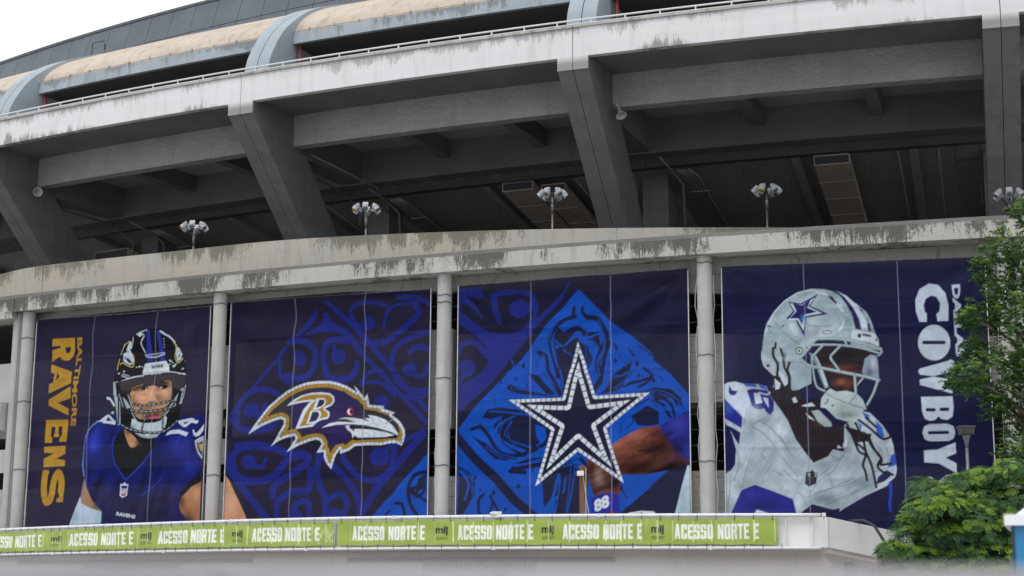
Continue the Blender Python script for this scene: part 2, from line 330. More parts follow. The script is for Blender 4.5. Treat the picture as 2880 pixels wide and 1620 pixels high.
# ducts below the sloping stand
def duct(s0,s1,d0,d1,zb,h,label):
    t=wthing('ventilation_duct',S((s0+s1)/2,d0,zb)); sl_=-.185; g='ventilation ducts under the stand'
    d=d0; k=0
    while d<d1:
        e=min(d+1.7,d1); p=lambda dd,z:(dd,z+sl_*(dd-d0))
        mid=[p(d+.02,zb),p(e-.02,zb),p(e-.02,zb+h),p(d+.02,zb+h)]
        if k==0:   # open mouth: four thin sheets
            for a,b,z0,z1 in ((s0,s1,0,.03),(s0,s1,h-.03,h),(s0,s0+.03,.03,h-.03),(s1-.03,s1,.03,h-.03)):
                ring('mouth_sheet',[p(d,zb+z0),p(e,zb+z0),p(e,zb+z1),p(d,zb+z1)],a,b,M['duct'],t)
            ring('mouth_shade_sheet',[p(d+.12,zb+.03),p(d+.15,zb+.03),p(d+.15,zb+h-.03),p(d+.12,zb+h-.03)],s0+.03,s1-.03,M['black'],t)  # black sheet added just inside, standing in for the darkness of the hollow duct
        else: ring('duct_section',mid,s0,s1,M['duct'],t)
        ring('flange',[p(e-.015,zb-.025),p(e+.015,zb-.025),p(e+.015,zb+h+.02),p(e-.015,zb+h+.02)],s0-.025,s1+.025,M['pipe'],t)
        d=e; k+=1
    return tag(t,label,'duct',g)
duct(7.6,9.15,9.6,24,17.42,.42,'single wide rectangular duct between the horn rib and the far right rib')
duct(-7.15,-5.6,9.7,24,17.5,.42,'left one of the paired ducts, its dark mouth standing further out')
duct(-5.45,-4.2,10.3,24,17.4,.42,'right one of the paired ducts, next to the rib with the horn')
duct(-33.2,-30.6,10.2,24,16.7,.5,'duct low above the parapet behind the leftmost rib')
# conduits beside the inner columns
for rb in RIBS[1:4]:
    for k in range(4):
        s=rb+1.75+.17*k
        MB().tube([S(s-.3,9.7,17.75),S(s,10.2,17.55),S(s,13,17.0),S(s+.1,24,14.95)],.06,6).build('conduit',M['pipe'],ST,True)
    MB().tube([S(rb-.8,4.2,18.3),S(rb-.8,8.5,18.2),S(rb-.8,9.2,18.1),S(rb-.8,10.6,17.6),S(rb-.8,10.6,16.9)],.06,6).build('drain_pipe',M['pipe'],ST,True)
    for d,z in ((11.5,17.2),(15.5,16.45),(19.5,15.7)): rbox('conduit_hanger',rb+1.6,rb+2.5,d,d+.04,z-.02,z+.02,M['pipe'],ST)
MB().tube([S(-14.0,4.2,18.55),S(-13.2,5.5,18.1),S(-13.2,8.5,18.0),S(-13.2,9.5,17.0)],.05,6).build('drain_pipe',M['pipe'],ST,True)
# thin hanger rods, cable tray and more pipe runs under the stand
for rb in RIBS[1:4]:
    for s_,d_ in ((4.2,11),(4.2,14),(6.1,12.5),(9.9,11.5),(9.9,14.5),(12.2,13),(12.8,10.4)):
        zt=18.25-.185*(d_-9.5); MB().tube([S(rb+s_,d_,zt),S(rb+s_,d_,zt-1.5)],.012,4).build('hanger_rod',M['black'],ST)
    MB().tube([S(rb+.9,8.7,18.1),S(rb+1.2,9.9,17.7),S(rb+1.45,10.6,17.3),S(rb+1.45,10.9,15.2)],.05,7).build('drain_pipe',M['pipe'],ST,True)
    for q in (11.2,12.9): MB().tube([S(rb+q,9.8,17.8),S(rb+q,24,15.1)],.05,6).build('conduit',M['pipe'],ST,True)
# ladder-like hanging frame near the right rib
MB().tube([S(13.6,9.6,18.2),S(13.6,9.6,15.3)],.02,5).tube([S(14.6,9.6,18.2),S(14.6,9.6,15.3)],.02,5).tube([S(13.6,9.6,17.2),S(14.6,9.6,17.2)],.02,5).tube([S(13.6,9.6,16.2),S(14.6,9.6,16.2)],.02,5).build('hanging_frame',M['black'],ST)
# ------------------------------------------------------------------ horn loudspeakers
def horn(s,d,z,aim,label):
    p=S(s,d,z); t=empty('horn_loudspeaker',p); R=Vector(aim).to_track_quat('Z','Y').to_matrix().to_4x4()
    o=MB().lathe([(.05,-.28),(.085,-.26),(.085,-.12),(.045,-.1),(.055,0),(.085,.14),(.14,.26),(.205,.335),(.225,.36),(.215,.365),(.19,.34),(.12,.24),(.06,.1),(.02,.05)],20,R).build('bell',M['horn'],t); autosmooth(o,50)
    MB().lathe([(.088,-.255),(.088,-.13)],14,R).build('driver',M['lamp'],t,True)
    return tag(t,label,'loudspeaker','horn loudspeakers on the ribs'),R
h1,_=horn(-29.24+.38,2.62,18.28,(.55,-1.0,-.35),'grey horn loudspeaker facing outward on the leftmost rib')
h2,_=horn(.61+.36,2.7,18.45,(.28,-.5,-1.0),'grey horn loudspeaker pointing down on the slanted rib above the star banner')
for t,s in ((h1,-29.24),(h2,.61)):
    q=Vector(S(s,2.7,18.6))-Vector(t.location)
    MB().tube([(0,0,.05),q*.5+Vector((0,0,.12)),q],.022,6).build('bracket',M['galv'],t); MB().tube([(-.12,-.05,.08),(.12,.05,.08)],.02,5).build('yoke',M['galv'],t)
# ------------------------------------------------------------------ floodlight masts behind the parapet
def floodmast(x,y,zl,label,rot,amber):
    zb=11.95+EYE; zt=zl+EYE; t=empty('floodlight_mast',(x,y,zb)); H=zt-zb
    MB().tube([(0,0,0),(0,0,H-.55)],.045,8).build('pole',M['galv'],t,True); MB().tube([(0,0,H-.75),(0,0,H-.12)],.062,8).build('collar',M['galv'],t,True)
    MB().lathe([(.09,0),(.09,.03)],10,Matrix.Translation((0,0,0))).build('base_plate',M['galv'],t)
    for k in range(6):
        a=rot+k*math.pi/3; u=Vector((math.cos(a),math.sin(a),0))
        MB().tube([(0,0,H-.42),u*.30+Vector((0,0,H-.1))],.018,5).build('arm',M['black'],t)
        zx=(u*.72+Vector((0,0,-.62))).normalized(); R=Matrix.Translation(u*.45+Vector((0,0,H)))@zx.to_track_quat('Z','Y').to_matrix().to_4x4()
        b=MB(); b.lathe([(.07,-.17),(.09,-.16),(.1,-.04),(.12,.05),(.12,.11),(.105,.115)],10,R); b.hexa([R@Vector(p) for p in ((-.1,.02,-.18),(.1,.02,-.18),(.1,.12,-.18),(-.1,.12,-.18),(-.115,.02,.05),(.115,.02,.05),(.115,.12,.02),(-.115,.12,.02))])
        l=autosmooth(b.build('lamp',M['lamp'],t),40)
        MB().lathe([(.096,.1),(.096,.122),(.05,.13)],14,R).build('lens',M['lens_amber' if k==amber else 'lens'],l,True)
        MB().tube([u*.22+Vector((0,0,H-.04)),u*.42+Vector((0,0,H-.02))],.03,5).build('knuckle',M['lamp'],l)
    return tag(t,label,'floodlight','floodlight clusters along the parapet')
for i,(x,y,z,l,ro,am) in enumerate([(-12.95,63.97,14.59,'floodlight cluster on the lowest left mast, above the black-helmeted player',.52,3),(-5.71,61.28,14.74,'floodlight cluster on mast just right of the second rib, above the bird emblem banner',.52,3),(1.53,60.0,15.06,'floodlight cluster on mast in front of the paired ducts',.0,-1),(9.66,59.47,15.13,'floodlight cluster on the tall mast left of the single duct',.0,4),(17.9,56.4,14.25,'floodlight cluster at the far right edge, in front of the last rib',.25,-1)]): floodmast(x,y,z,l,ro,am)
# ------------------------------------------------------------------ artwork of the banners: flat print, centimetres on the cloth
ART=[[['F','28243f',[],0,100,0],
['P','b3892d',[92,1006,211,1002,212,950,205,926,189,913,166,911,146,919,137,931,93,911,92,959,135,965,136,974,92,975],0.0,100,0],
['P','28243f',[160,967,189,966,189,950,179,941,166,944],0.0,100,0],
['P','b3892d',[91,902,206,864,208,818,90,783,90,820,111,827,115,862,93,868],0.0,100,0],
['P','28243f',[130,867,146,846,126,836],0.0,100,0],
['P','b3892d',[207,805,209,758,138,743,197,717,196,691,186,694,89,735,91,758],0.0,100,0],
['P','b3892d',[81,676,199,674,199,585,160,586,162,603,171,610,170,647,151,648,151,619,157,617,156,605,129,606,130,619,134,621,133,647,113,648,113,612,123,602,122,583,83,585],0.0,100,0],
['P','b3892d',[81,569,196,569,197,537,147,519,195,512,195,489,82,488,81,521,137,541,83,545],0.0,100,0],
['S','b3892d',[93,462,94,401,108,351,134,366,143,433,163,462,181,432,183,391],31.1,100,1],
['P','b3892d',[174,398,198,401,197,347,163,347,163,361,177,365],0.0,100,0],
['P','b3892d',[78,473,112,476,115,461,101,455,82,449],0.0,100,0],
['T','b3892d',[225,1001,211,647,252,1000],4,100,'BALTIMORE'],
['P','151c66',[288,487,288,538,292,576,303,614,326,645,358,663,402,684,446,685,487,623,540,605,627,592,695,611,754,658,814,658,848,663,871,650,871,607,864,494,859,439,820,416,784,380,767,350,770,301,829,243,403,249,408,301,344,343,320,385,296,436],0.0,100,0],
['M','000000',[288,487,288,538,292,576,303,614,326,645,358,663,402,684,446,685,487,623,540,605,627,592,695,611,754,658,814,658,848,663,871,650,871,607,864,494,859,439,820,416,784,380,767,350,770,301,829,243,403,249,408,301,344,343,320,385,296,436],0.0,100,0],
['S','6f8fd8',[295,446,289,487,292,532,300,602,319,636,354,660],5.8,100,1],
['G','2b3dae',[335,575,381,573,340,508],0.0,70,0],
['G','141a55',[400,528,418,527,406,446],0.0,75,0],
['G','10134a',[318,467,355,466,323,404],0.0,70,0],
['G','10134a',[579,422,656,420,584,341],0.0,70,0],
['G','11154e',[703,474,802,471,706,419],0.0,70,0],
['G','26359c',[756,550,824,547,759,500],0.0,55,0],
['G','151a60',[652,563,702,561,654,525],0.0,60,0],
['G','2a3ab0',[824,471,865,469,827,422],0.0,50,0],
['G','1d1b3c',[565,329,802,325,569,259],0.0,100,0],
['G','1d1b3c',[567,292,797,289,571,231],0.0,100,0],
['G','2b2550',[699,351,812,349,702,302],0.0,95,0],
['G','2b2550',[411,364,515,361,415,314],0.0,85,0],
['G','2b2550',[372,402,425,401,375,365],0.0,70,0],
['S','0f1238',[434,625,417,572,400,528,406,496],6.5,100,1],
['S','0f1238',[630,414,588,391,500,362],3.9,50,1],
['S','3f55d0',[683,429,631,390,586,360],1.9,70,1],
['X','000000',[288,487,288,538,292,576,303,614,326,645,358,663,402,684,446,685,487,623,540,605,627,592,695,611,754,658,814,658,848,663,871,650,871,607,864,494,859,439,820,416,784,380,767,350,770,301,829,243,403,249,408,301,344,343,320,385,296,436],137.2,45,70],
['P','17181f',[487,623,452,599,442,561,446,501,473,462,503,433,556,466,616,520,648,563,627,592,548,604],0.0,100,0],
['P','b88c62',[490,622,497,597,512,568,527,548,551,551,567,563,545,589,516,609],0.0,100,0],
['G','3a2a26',[562,560,582,559,564,535],0.0,80,0],
['G','3a2a26',[508,609,527,608,509,593],0.0,70,0],
['G','d0a678',[534,561,550,560,535,550],0.0,70,0],
['S','2f43c4',[447,596,436,552,447,495,478,453,504,428,541,454,586,490,625,533],3.6,100,1],
['S','171c60',[428,600,419,546,431,489,479,434],4.9,100,1],
['P','c9d3e0',[354,657,390,679,407,684,432,663,445,653,443,641,400,649,386,650,375,652,381,656],0.0,100,0],
['P','1d2470',[393,662,406,674,424,657,399,658],0.0,100,0],
['P','c9d3e0',[414,689,429,695,434,683],0.0,100,0],
['P','c9d3e0',[748,643,807,651,822,649,821,644,843,639,835,628,812,634,786,618,773,618,751,634],0.0,100,0],
['P','1d2470',[770,637,800,638,781,628],0.0,100,0],
['P','c9d3e0',[691,589,700,601,715,608,753,610,797,596,786,582,750,595,715,594],0.0,100,0],
['P','c9d3e0',[816,606,824,606,825,596,836,594,851,608,868,627,866,603,850,585,832,579,820,587],0.0,100,0],
['P','c9d3e0',[827,564,845,574,868,581,867,536,864,494,844,516,832,541],0.0,100,0],
['P','1c2468',[834,562,849,569,866,576,863,503,847,522,838,541],0.0,100,0],
['P','c8a23a',[842,550,865,552,862,524,855,525],0.0,100,0],
['T','c9d3e0',[841,554,868,562,838,567],3,100,'RAV'],
['P','c9d3e0',[480,411,491,409,500,417,510,408,519,410,519,365,508,360,500,356,492,360,483,366],0.0,100,0],
['P','1c2468',[485,404,516,403,515,391,487,392],0.0,100,0],
['P','8a2430',[487,389,515,388,515,368,500,362,490,368],0.0,100,0],
['T','c9d3e0',[490,371,516,371,489,386],3,100,'NFL'],
['T','c9d3e0',[474,290,565,276,476,303],5,100,'RAVENS'],
['M','000000',[297,439,311,404,343,353,403,305,401,249,238,251,245,273,266,323,285,367],0.0,100,0],
['P','8f7e74',[297,439,311,404,343,353,403,305,345,316,286,347,289,398],0.0,100,0],
['P','a87f5e',[304,404,329,372,347,350,374,318,337,322,294,351],0.0,100,0],
['G','4a3428',[377,327,410,326,379,308],0.0,85,0],
['P','b9c9dc',[285,367,294,341,345,318,401,305,401,249,238,251,245,273,266,323],0.0,100,0],
['G','8fb0b8',[385,274,418,273,388,236],0.0,60,0],
['G','7b8cab',[269,288,294,288,272,250],0.0,45,0],
['M','000000',[865,415,821,391,782,356,768,326,775,301,829,243,864,243],0.0,100,0],
['P','b27c56',[865,415,821,391,782,356,768,326,775,301,829,243,864,243],0.0,100,0],
['G','2b1c1a',[809,264,850,264,812,216],0.0,90,0],
['G','3a241c',[779,334,802,334,781,298],0.0,80,0],
['G','d29a70',[845,363,867,363,846,336],0.0,70,0],
['G','3a241c',[853,409,883,408,854,391],0.0,70,0],
['P','17181f',[820,416,864,439,865,411,821,390,782,356,766,362,791,392],0.0,100,0],
['M','000000',[579,1012,624,1011,665,996,707,962,741,923,760,880,771,824,768,786,764,728,755,664,745,639,688,610,632,602,580,608,513,627,471,640,454,652,439,712,430,761,421,811,428,844,434,887,459,945,515,988,543,1004],0.0,100,1],
['P','13131b',[579,1012,624,1011,665,996,707,962,741,923,760,880,771,824,768,786,764,728,755,664,745,639,688,610,632,602,580,608,513,627,471,640,454,652,439,712,430,761,421,811,428,844,434,887,459,945,515,988,543,1004],0.0,100,1],
['P','2c319e',[579,1005,595,1006,610,879,583,881],0.0,100,0],
['P','2c319e',[628,1001,644,997,671,879,648,876],0.0,100,0],
['H','c9d3e0',[578,901,607,898,631,898,667,907],4.9,3.7,4.9],
['H','c9d3e0',[571,908,614,909,666,912],2.9,3.7,2.9],
['S','c9d3e0',[580,1006,559,1002,541,998],3.7,100,1],
['P','c9d3e0',[527,994,556,998,562,988,548,980],0.0,100,0],
['S','c9d3e0',[569,981,564,991],3.7,100,1],
['H','c9d3e0',[566,978,554,955,573,918],5.3,16.4,5.8],
['H','c9d3e0',[645,997,666,984,691,971,716,948],6.1,12.1,4.9],
['H','c9d3e0',[663,968,665,928],2.4,3.2,8.1],
['P','c9d3e0',[652,998,674,983,691,976,666,981],0.0,100,0],
['H','c9d3e0',[515,981,512,958,506,939],3.7,5.8,4.2],
['P','c9d3e0',[498,966,507,963,506,939,498,933,511,912,516,892,510,876,493,875,474,883,461,895,464,908,459,919,478,924,483,940],0.0,100,0],
['P','1d1f6a',[455,915,467,920,463,895,451,889],0.0,100,0],
['P','1a1a30',[468,908,496,896,509,879,488,884],0.0,100,0],
['P','1a1a30',[481,930,496,923,477,926],0.0,100,0],
['S','c7b85a',[515,912,517,888,510,866,481,874,461,885,447,878],3.7,100,1],
['S','c7b85a',[496,967,472,951,451,917],3.3,100,1],
['S','c7b85a',[446,901,437,877,435,857],3.4,100,1],
['S','c9d3e0',[473,957,460,932],2.5,100,1],
['P','c9d3e0',[723,931,736,927,752,900,744,881,727,874,721,899],0.0,100,0],
['S','c7b85a',[716,945,722,925,717,892,730,869,753,884],4.0,100,1],
['P','1a1a30',[742,910,731,888,738,891],0.0,100,0],
['S','c7b85a',[712,945,727,934],3.6,100,1],
['E','c9d3e0',[445,843,451,843,445,840],0.0,100,0],
['E','c9d3e0',[469,850,474,850,469,847],0.0,100,0],
['E','c9d3e0',[439,810,443,810,439,808],0.0,100,0],
['E','c9d3e0',[529,863,533,863,529,861],0.0,100,0],
['E','c9d3e0',[543,865,550,865,543,862],0.0,100,0],
['E','c9d3e0',[558,863,562,863,558,861],0.0,100,0],
['E','c9d3e0',[471,838,474,838,471,837],0.0,100,0],
['E','c9d3e0',[696,877,702,877,696,874],0.0,100,0],
['E','c9d3e0',[711,857,718,857,711,853],0.0,100,0],
['E','c9d3e0',[691,865,695,864,691,863],0.0,100,0],
['E','c9d3e0',[705,870,709,870,705,868],0.0,100,0],
['E','c9d3e0',[755,845,759,844,756,842],0.0,100,0],
['E','c9d3e0',[739,826,743,826,739,823],0.0,100,0],
['E','c9d3e0',[758,825,764,825,759,822],0.0,100,0],
['E','c9d3e0',[762,873,764,873,762,872],0.0,100,0],
['E','c9d3e0',[750,842,753,842,750,840],0.0,100,0],
['E','c9d3e0',[690,881,694,881,690,879],0.0,100,0],
['E','c9d3e0',[719,863,724,863,719,860],0.0,100,0],
['S','c9d3e0',[458,834,492,822],3.3,100,1],
['S','c9d3e0',[464,840,496,830],2.9,100,1],
['P','cfd8e2',[571,875,672,880,687,862,693,837,562,833,564,856],0.0,100,0],
['T','1b1a22',[604,854,659,856,602,866],5,100,'RAVENS'],
['S','b99a3a',[605,852,658,855],1.6,100,1],
['S','c9d3e0',[460,811,513,824,566,828],5.4,100,1],
['H','c9d3e0',[570,832,635,835,699,835,770,821],4.1,18.8,3.7],
['H','c9d3e0',[602,831,651,832],2.8,12.2,5.7],
['P','3a343c',[443,810,513,821,570,825,635,828,699,828,767,817,767,779,742,765,702,776,638,780,512,774,467,773],0.0,100,0],
['P','b7886a',[514,773,536,780,565,782,621,787,646,776,677,787,704,799,710,757,709,728,696,699,690,671,665,656,564,657,539,674,519,721,509,754],0.0,100,0],
['G','3d2c28',[528,779,577,777,529,764],0.0,85,0],
['G','3d2c28',[677,791,721,788,678,774],0.0,70,0],
['G','d3a184',[616,735,645,734,618,709],0.0,70,0],
['G','cf9c7e',[559,745,592,743,560,725],0.0,50,0],
['G','7a4f3e',[648,737,672,736,650,708],0.0,60,0],
['G','7a4f3e',[527,730,544,729,529,701],0.0,65,0],
['G','d0a08a',[680,748,704,747,681,726],0.0,60,0],
['G','6b4638',[619,690,699,686,620,670],0.0,50,0],
['P','c99a7c',[614,775,623,758,641,728,657,720,617,716,589,724,604,743],0.0,100,0],
['G','7d4f44',[617,721,645,719,618,715],0.0,80,0],
['G','c9806c',[615,727,639,726,615,722],0.0,50,0],
['P','2a2124',[557,779,573,785,593,782,598,775,578,770,565,772],0.0,100,0],
['E','c8c2bc',[586,775,591,775,586,773],0.0,100,0],
['E','0c0c10',[574,778,581,778,574,772],0.0,100,0],
['S','251c1e',[516,775,548,785,572,790,605,787],4.9,100,1],
['P','2a2124',[650,776,662,785,685,785,692,780,678,770,663,769],0.0,100,0],
['E','c8c2bc',[658,776,664,776,658,773],0.0,100,0],
['E','0c0c10',[672,779,680,778,672,772],0.0,100,0],
['S','251c1e',[637,786,657,797,685,800,704,796],5.2,100,1],
['S','b98d5a',[516,778,540,787,568,792],2.5,100,1],
['S','b98d5a',[673,799,693,800,703,793],2.4,100,1],
['G','3c2a28',[620,677,676,674,621,661],0.0,80,0],
['P','7d2f3c',[589,669,612,674,644,674,660,669,645,658,613,656,597,660],0.0,100,0],
['P','b0566a',[601,662,629,664,653,666,645,658,621,655],0.0,100,0],
['X','000000',[514,773,536,780,565,782,621,787,646,776,677,787,704,799,710,757,709,728,696,699,690,671,665,656,564,657,539,674,519,721,509,754],66.0,40,10],
['P','b9c5cd',[531,662,548,654,573,645,630,643,669,652,684,668,695,657,692,635,680,608,632,604,580,608,534,626,524,646],0.0,100,0],
['H','13131b',[552,652,577,645,630,643,667,649],4.1,4.1,2.9],
['H','c9d3e0',[526,659,526,626],3.7,3.7,2.9],
['G','8fa39a',[538,629,558,628,538,616],0.0,70,0],
['P','9fb0ad',[541,606,576,600,633,596,668,602,649,585,609,581,577,587],0.0,100,0],
['E','eef2f4',[605,595,612,595,605,592],0.0,100,0],
['P','9fb2ba',[472,749,494,732,516,705,496,702,484,723],0.0,100,0],
['P','9fb2ba',[741,752,721,724,713,715,733,720],0.0,100,0],
['P','9fb2ba',[719,716,702,699,718,701],0.0,100,0],
['P','9fb2ba',[431,811,443,757,461,730,469,641,455,639,441,711,425,772,420,811],0.0,100,0],
['H','13131b',[440,791,452,744,458,645],7.5,12.6,4.2],
['S','9fb2ba',[455,760,477,710],3.8,100,1],
['S','9fb2ba',[499,756,520,711],3.7,100,1],
['S','9fb2ba',[522,685,546,654],3.7,100,1],
['S','9fb2ba',[701,686,681,661],3.6,100,1],
['H','c9d3e0',[750,761,762,767,756,729,753,709],3.9,11.8,4.7],
['H','c9d3e0',[771,779,767,744,757,709],3.1,10.2,4.7],
['S','0e0e14',[532,718,573,710,642,712,697,719,721,725],9.8,100,1],
['H','aeb9c2',[532,718,573,710,642,712,697,719,721,725],2.9,13.9,9.0],
['S','0e0e14',[517,695,575,686,643,687,691,693,734,702],9.9,100,1],
['H','aeb9c2',[517,695,575,686,643,687,691,693,734,702],2.9,14.0,9.0],
['S','0e0e14',[559,714,575,686,592,662],9.8,100,1],
['H','aeb9c2',[559,714,575,686,592,662],2.9,13.9,9.0],
['S','0e0e14',[699,718,689,693,676,668,678,607],9.5,100,1],
['H','aeb9c2',[699,718,689,693,676,668,678,607],2.8,13.5,8.7],
['S','0e0e14',[592,662,582,640,576,608],9.7,100,1],
['H','aeb9c2',[592,662,582,640,576,608],2.8,13.7,8.9],
['S','0e0e14',[475,640,513,622,576,608,632,602,688,608,745,644],9.9,100,1],
['H','aeb9c2',[475,640,513,622,576,608,632,602,688,608,745,644],2.9,14.1,9.1],
['S','0e0e14',[521,701,532,718],9.9,100,1],
['H','aeb9c2',[521,701,532,718],2.9,14.0,9.0],
['S','0e0e14',[734,702,721,725],9.4,100,1],
['H','aeb9c2',[734,702,721,725],2.8,13.4,8.7],
['P','c9d3e0',[392,754,409,751,427,732,437,715,431,712,410,739,393,745],0.0,100,0],
['M','000000',[],0,100,0]],[['F','231f37',[],0,100,0],
['P','20287c',[385,1043,370,998,350,971,319,945,271,914,305,952,345,1006],0.0,100,0],
['S','20287c',[420,1065,466,1019,540,950,595,898,663,822,730,747,829,643],20.2,100,1],
['S','20287c',[415,1007,430,975,500,934,562,864],23.8,100,1],
['S','20287c',[562,864,665,762,738,688,830,596],17.3,100,1],
['P','20287c',[404,1020,433,975,499,940,403,946,334,938,361,961,395,971],0.0,100,0],
['S','20287c',[267,916,320,918,363,893,375,856,356,796,311,777,255,789],25.5,100,1],
['E','20287c',[307,854,335,852,308,824],0.0,100,0],
['S','20287c',[224,846,233,790,277,757],15.9,100,1],
['S','20287c',[507,906,445,913,415,887,408,842,429,783,477,765,531,775,550,822],24.5,100,1],
['E','20287c',[471,851,502,849,472,823],0.0,100,0],
['S','20287c',[472,838,453,888],16.4,100,1],
['S','20287c',[247,897,182,823,112,756,50,691,14,655],14.6,100,1],
['P','20287c',[250,903,247,888,189,823,182,830],0.0,100,0],
['S','20287c',[52,632,57,700,106,741,171,744,222,723],21.3,100,1],
['E','20287c',[109,669,144,668,110,641],0.0,100,0],
['S','20287c',[109,660,153,646,166,688],18.6,100,1],
['S','20287c',[15,652,68,600,162,597,212,607],25.3,100,1],
['S','20287c',[587,947,539,968,521,1012,551,1044,625,1045,665,1027],17.3,100,1],
['E','20287c',[593,968,621,966,594,946],0.0,100,0],
['S','20287c',[650,946,666,991,698,1025,783,1034],14.8,100,1],
['S','20287c',[575,899,648,892,707,922,791,983,783,1019],23.0,100,1],
['S','20287c',[714,1066,789,1055,838,1022],24.9,100,1],
['S','20287c',[837,920,779,912,714,879,690,821,717,748,776,710,828,713],22.0,100,1],
['E','20287c',[762,790,791,789,762,765],0.0,100,0],
['S','20287c',[762,781,808,761,833,796],15.5,100,1],
['S','20287c',[841,854,793,869,761,853],22.0,100,1],
['S','20287c',[572,743,585,772,637,793,678,750,705,695],17.2,100,1],
['E','20287c',[653,676,683,675,654,650],0.0,100,0],
['S','20287c',[585,748,652,745,692,707],13.7,100,1],
['S','20287c',[751,693,796,679,828,701],16.6,100,1],
['P','20287c',[34,549,121,555,215,537,279,517,348,511,287,483,216,510,137,524,57,518],0.0,100,0],
['S','20287c',[57,533,30,485,62,423,142,403,219,425,280,483,349,493,357,469,296,429,220,389,215,347],27.5,100,1],
['E','20287c',[104,478,137,477,105,452],0.0,100,0],
['S','20287c',[110,470,161,457,181,486],16.0,100,1],
['S','20287c',[16,461,78,386,153,306,197,257],28.9,100,1],
['S','20287c',[410,503,399,438,408,373],25.7,100,1],
['S','20287c',[418,491,501,418,563,340,579,252],25.7,100,1],
['S','20287c',[236,251,237,322,291,362,360,368,372,439],26.3,100,1],
['S','20287c',[301,280,314,315,362,326,374,267],23.7,100,1],
['E','20287c',[315,274,346,273,316,250],0.0,100,0],
['S','20287c',[442,249,433,325,407,390],25.3,100,1],
['S','20287c',[437,325,490,353,524,312,505,265],23.1,100,1],
['E','20287c',[472,277,505,277,472,254],0.0,100,0],
['S','20287c',[499,483,561,416,634,397,692,431,706,500],23.0,100,1],
['E','20287c',[648,479,687,478,649,446],0.0,100,0],
['S','20287c',[677,507,735,529,818,567],16.7,100,1],
['S','20287c',[821,558,736,470,673,402,610,328,572,258],27.3,100,1],
['P','20287c',[-4,554,10,528,15,479,6,464,-2,480],0.0,100,0],
['P','0e4cb2',[839,488,843,255,615,258,675,326,700,343,750,400],0.0,100,0],
['S','191d3c',[833,422,789,411,767,371,771,313,798,273],13.9,100,1],
['S','191d3c',[830,399,796,370,780,359,835,318],10.1,100,1],
['S','191d3c',[714,314,740,308,753,256],11.5,100,1],
['S','191d3c',[676,274,695,291],6.4,100,1],
['S','191d3c',[771,354,803,336,828,358],10.2,100,1],
['P','191d3c',[802,399,833,416,834,364,809,359,790,336],0.0,100,0],
['M','000000',[-7,443,26,405,65,338,109,253,-11,255],0.0,100,0],
['P','c9916f',[-7,443,26,405,65,338,109,253,-11,255],0.0,100,0],
['G','e3b493',[30,326,66,326,32,272],0.0,50,0],
['G','8a5a42',[-3,406,15,406,-1,351],0.0,60,0],
['M','000000',[],0,100,0],
['I','cfd9e4',[96,580,121,610,155,646,185,682,224,712,258,733,302,750,344,761,391,764,439,762,475,754,513,740,544,722,555,715,544,740,562,721,585,693,597,708,603,668,663,661,655,653,705,636,692,629,727,602,746,573,749,554,745,535,737,516,718,526,695,527,655,521,602,523,549,521,525,506,490,495,489,512,472,491,464,467,458,440,437,461,425,483,422,504,392,502,413,534,404,546,387,550,360,545,316,532,266,508,302,559,295,567,258,561,225,550,196,532,251,610,253,625,239,631,207,624,156,608],0.0,100,0],
['I','4d4530',[96,580,121,610,155,646,185,682,224,712,258,733,302,750,344,761,391,764,439,762,475,754,513,740,544,722,555,715,544,740,562,721,585,693,597,708,603,668,663,661,655,653,705,636,692,629,727,602,746,573,749,554,745,535,737,516,718,526,695,527,655,521,602,523,549,521,525,506,490,495,489,512,472,491,464,467,458,440,437,461,425,483,422,504,392,502,413,534,404,546,387,550,360,545,316,532,266,508,302,559,295,567,258,561,225,550,196,532,251,610,253,625,239,631,207,624,156,608],9.9,100,0],
['I','a8832f',[96,580,121,610,155,646,185,682,224,712,258,733,302,750,344,761,391,764,439,762,475,754,513,740,544,722,555,715,544,740,562,721,585,693,597,708,603,668,663,661,655,653,705,636,692,629,727,602,746,573,749,554,745,535,737,516,718,526,695,527,655,521,602,523,549,521,525,506,490,495,489,512,472,491,464,467,458,440,437,461,425,483,422,504,392,502,413,534,404,546,387,550,360,545,316,532,266,508,302,559,295,567,258,561,225,550,196,532,251,610,253,625,239,631,207,624,156,608],11.7,100,0],
['K','8c8f92',[96,580,121,610,155,646,185,682,224,712,258,733,302,750,344,761,391,764,439,762,475,754,513,740,544,722,555,715,544,740,562,721,585,693,597,708,603,668,663,661,655,653,705,636,692,629,727,602,746,573,749,554,745,535,737,516,718,526,695,527,655,521,602,523,549,521,525,506,490,495,489,512,472,491,464,467,458,440,437,461,425,483,422,504,392,502,413,534,404,546,387,550,360,545,316,532,266,508,302,559,295,567,258,561,225,550,196,532,251,610,253,625,239,631,207,624,156,608],1.8,18.1,9.9],
['K','5b4a22',[96,580,121,610,155,646,185,682,224,712,258,733,302,750,344,761,391,764,439,762,475,754,513,740,544,722,555,715,544,740,562,721,585,693,597,708,603,668,663,661,655,653,705,636,692,629,727,602,746,573,749,554,745,535,737,516,718,526,695,527,655,521,602,523,549,521,525,506,490,495,489,512,472,491,464,467,458,440,437,461,425,483,422,504,392,502,413,534,404,546,387,550,360,545,316,532,266,508,302,559,295,567,258,561,225,550,196,532,251,610,253,625,239,631,207,624,156,608],1.8,16.9,23.9],
['I','33303c',[96,580,121,610,155,646,185,682,224,712,258,733,302,750,344,761,391,764,439,762,475,754,513,740,544,722,555,715,544,740,562,721,585,693,597,708,603,668,663,661,655,653,705,636,692,629,727,602,746,573,749,554,745,535,737,516,718,526,695,527,655,521,602,523,549,521,525,506,490,495,489,512,472,491,464,467,458,440,437,461,425,483,422,504,392,502,413,534,404,546,387,550,360,545,316,532,266,508,302,559,295,567,258,561,225,550,196,532,251,610,253,625,239,631,207,624,156,608],23.9,100,0],
